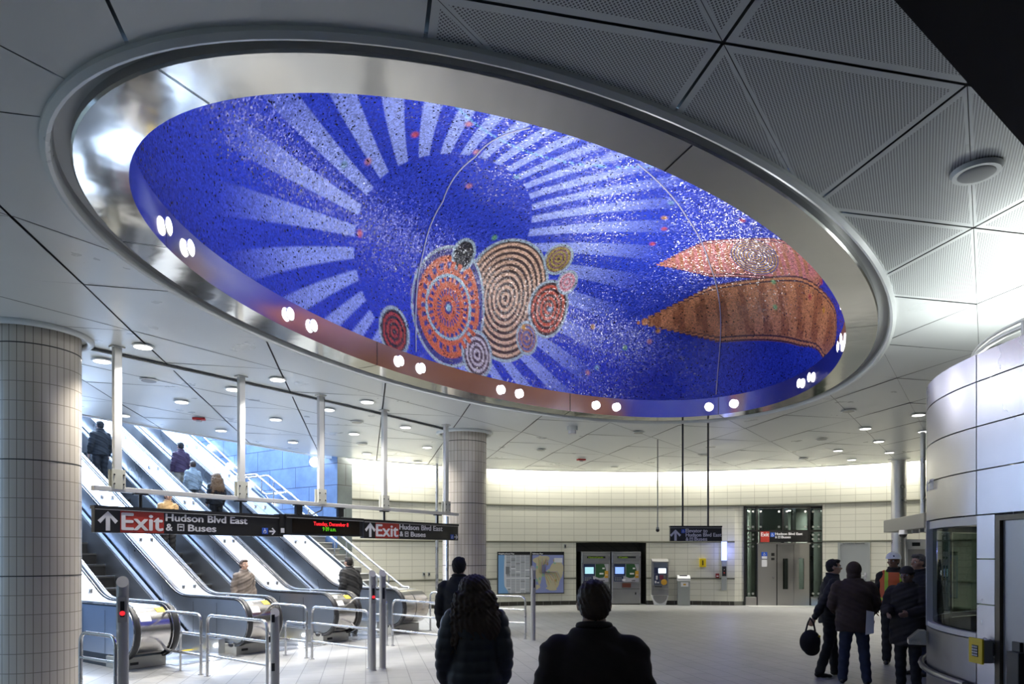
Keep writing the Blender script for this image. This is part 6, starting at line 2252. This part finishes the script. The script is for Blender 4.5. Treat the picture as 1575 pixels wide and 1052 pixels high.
# at the escalators
zf3 = lambda v_: 0.02 + max(0, (v_ - 2.55)) * SL
person(T(SP + 1.28, 1.0), WA, 1.66, 'person in a black coat stepping onto the right hand escalator', BLACKC, BLACKP, hair='short', skin=SKIN_L, hem=.66, jacket_th=.045, lean=.10)
person(T(1.24, 2.0, .02), WA + PI, 1.60, 'person in a grey brown coat arriving on the middle escalator', cloth('grey_brown_cloth', (.13, .105, .09)), cloth('grey_trousers', (.10, .10, .11)), hair='short', hair_mat=HAIR_BR, hem=.72)
for (u_, v_, f_, hh, lab, tc_, bc_, hr_, hm_) in (
        (1.30, 8.1, 0, 1.72, 'person in a black coat high up on the middle escalator, beside the first hanger post', BLACKC, BLACKP, 'short', HAIR_B),
        (1.30, 5.0, PI, 1.62, 'person in a tan coat on the middle escalator just above the long exit sign', cloth('tan_cloth', (.42, .27, .12)), BLACKP, 'short', HAIR_BR),
        (SP + 1.30, 7.9, 0, 1.62, 'person in a plum jacket and khaki trousers riding up the right hand escalator', cloth('plum_cloth', (.045, .022, .05)), cloth('khaki_cloth', (.24, .20, .15)), 'short', HAIR_B),
        (SP + 1.18, 7.1, 0, 1.50, 'person in a pale grey coat riding up behind the plum jacket', cloth('pale_grey_cloth', (.26, .30, .32)), cloth('grey_trousers', (.10, .10, .11)), 'short', HAIR_BR),
        (SP + 1.35, 6.2, 0, 1.60, 'person with blond hair and dark jacket riding up the right hand escalator, lowest of three', BLACKC, BLACKP, 'long', HAIR_T)):
    yy = v_
    kstep = max(0, int((yy - 2.36) / 0.40) + 1)
    zst = 0.02 + (0.1155 + 0.231 * (kstep - 1) if kstep > 0 else 0)
    yc = 1.56 + .8 + (kstep - 1) * .40 + .2 if kstep > 0 else yy
    person(T(u_, yc, zst), WA + f_, hh, lab, tc_, bc_, hair=hr_, hair_mat=hm_, vox=.013)
# the group by the booth
person(D(1276, 9.7), R(-104), 1.66, 'person with black hair and glasses holding a black bag, leftmost of the standing group', BLACKC, BLACKP, hair='short', glasses=True, hem=.78, yaw=R(-5), lean=.06,
       arms={'L': ((-.24, -.06, 1.12), (-.22, .10, .92)), 'R': ((.24, -.13, 1.12), (.22, -.24, .87))},
       legs={'L': ((-.10, .05, .50), (-.12, .10, .085)), 'R': ((.10, -.03, .49), (.12, -.16, .085))})
person(D(1314, 9.15), R(-20), 1.62, 'person in a hooded dark brown coat and jeans with back to the viewer', cloth('dark_brown_cloth', (0.045, 0.026, 0.018)), JEANS, hair='hood', hem=.74, wide=1.18, jacket_th=.04, lean=.10,
       arms={'L': ((-.27, .02, 1.12), (-.20, .22, 1.0)), 'R': ((.28, .05, 1.12), (.24, .24, .98))},
       legs={'L': ((-.12, .03, .49), (-.15, .0, .085)), 'R': ((.12, .0, .49), (.15, -.06, .085))})
person(D(1375, 10.75), R(150), 1.74, 'person in a white hard hat and orange vest with lime stripes', cloth('dark_work_cloth', (.02, .016, .014)), BLACKP, skin=SKIN_D, hair='hardhat', hair_mat=HAIR_B, vest=True, hem=.84, yaw=R(-25))
person(D(1397, 8.75), R(128), 1.57, 'person in a dark knit hat and black coat facing left, in front of the worker', cloth('black_brown_cloth', (.018, .014, .012)), BLACKP, skin=SKIN_D, hair='beanie', hair_mat=HAIR_B, hem=.62, jacket_th=.042, wide=1.15, lean=.05,
       arms={'L': ((-.25, .06, 1.12), (-.14, .30, 1.08)), 'R': ((.25, .06, 1.12), (.14, .30, 1.06))})
person(D(1414, 9.75), R(98), 1.73, 'tall person with short grey hair in a black top, nearest to the booth', BLACKC, JEANS, hair='short', hair_mat=HAIR_G, hem=.82, wide=1.1)
# bag carried by the left person
bp_ = D(1246, 9.5, .40)
bag = empty('black_bag', bp_, R(20), 'rounded black shoulder bag hanging beside the leftmost person of the group', 'bag')
m_ = MB(); m_.ball((0, 0, .12), 1, 18, 0, (.17, .09, .17)); m_.ball((.03, 0, .02), 1, 16, 0, (.13, .08, .10))
fused('bag_body', m_, .012, cloth('bag_black', (.012, .010, .010)), bag, 3)
m_ = MB(); m_.tube([(-.08, 0, .26), (-.04, .0, .38), (.0, .0, .45), (.06, 0, .38), (.09, 0, .26)], .012, 8); m_.build('strap', BLACKC, bag)
m_ = MB(); m_.ball((.08, -.085, .20), .018, 8); m_.build('gold_clasp', mat('gold_clasp', (.5, .35, .05), .3, 1), bag)
# papers in the group
pp = D(1337, 8.95, .68)
m_ = MB(); m_.add([(-.05, 0, 0), (.06, 0, .02), (.07, .01, .30), (-.03, .01, .32)], [(0, 1, 2, 3)]); m_.add([(-.05, .003, 0), (.06, .003, .02), (.07, .013, .30), (-.03, .013, .32)], [(3, 2, 1, 0)])
o = m_.build('paper_sheet', M_white); o.location = pp; tag(o, 'white sheet of paper held between the hooded person and the worker', 'paper')
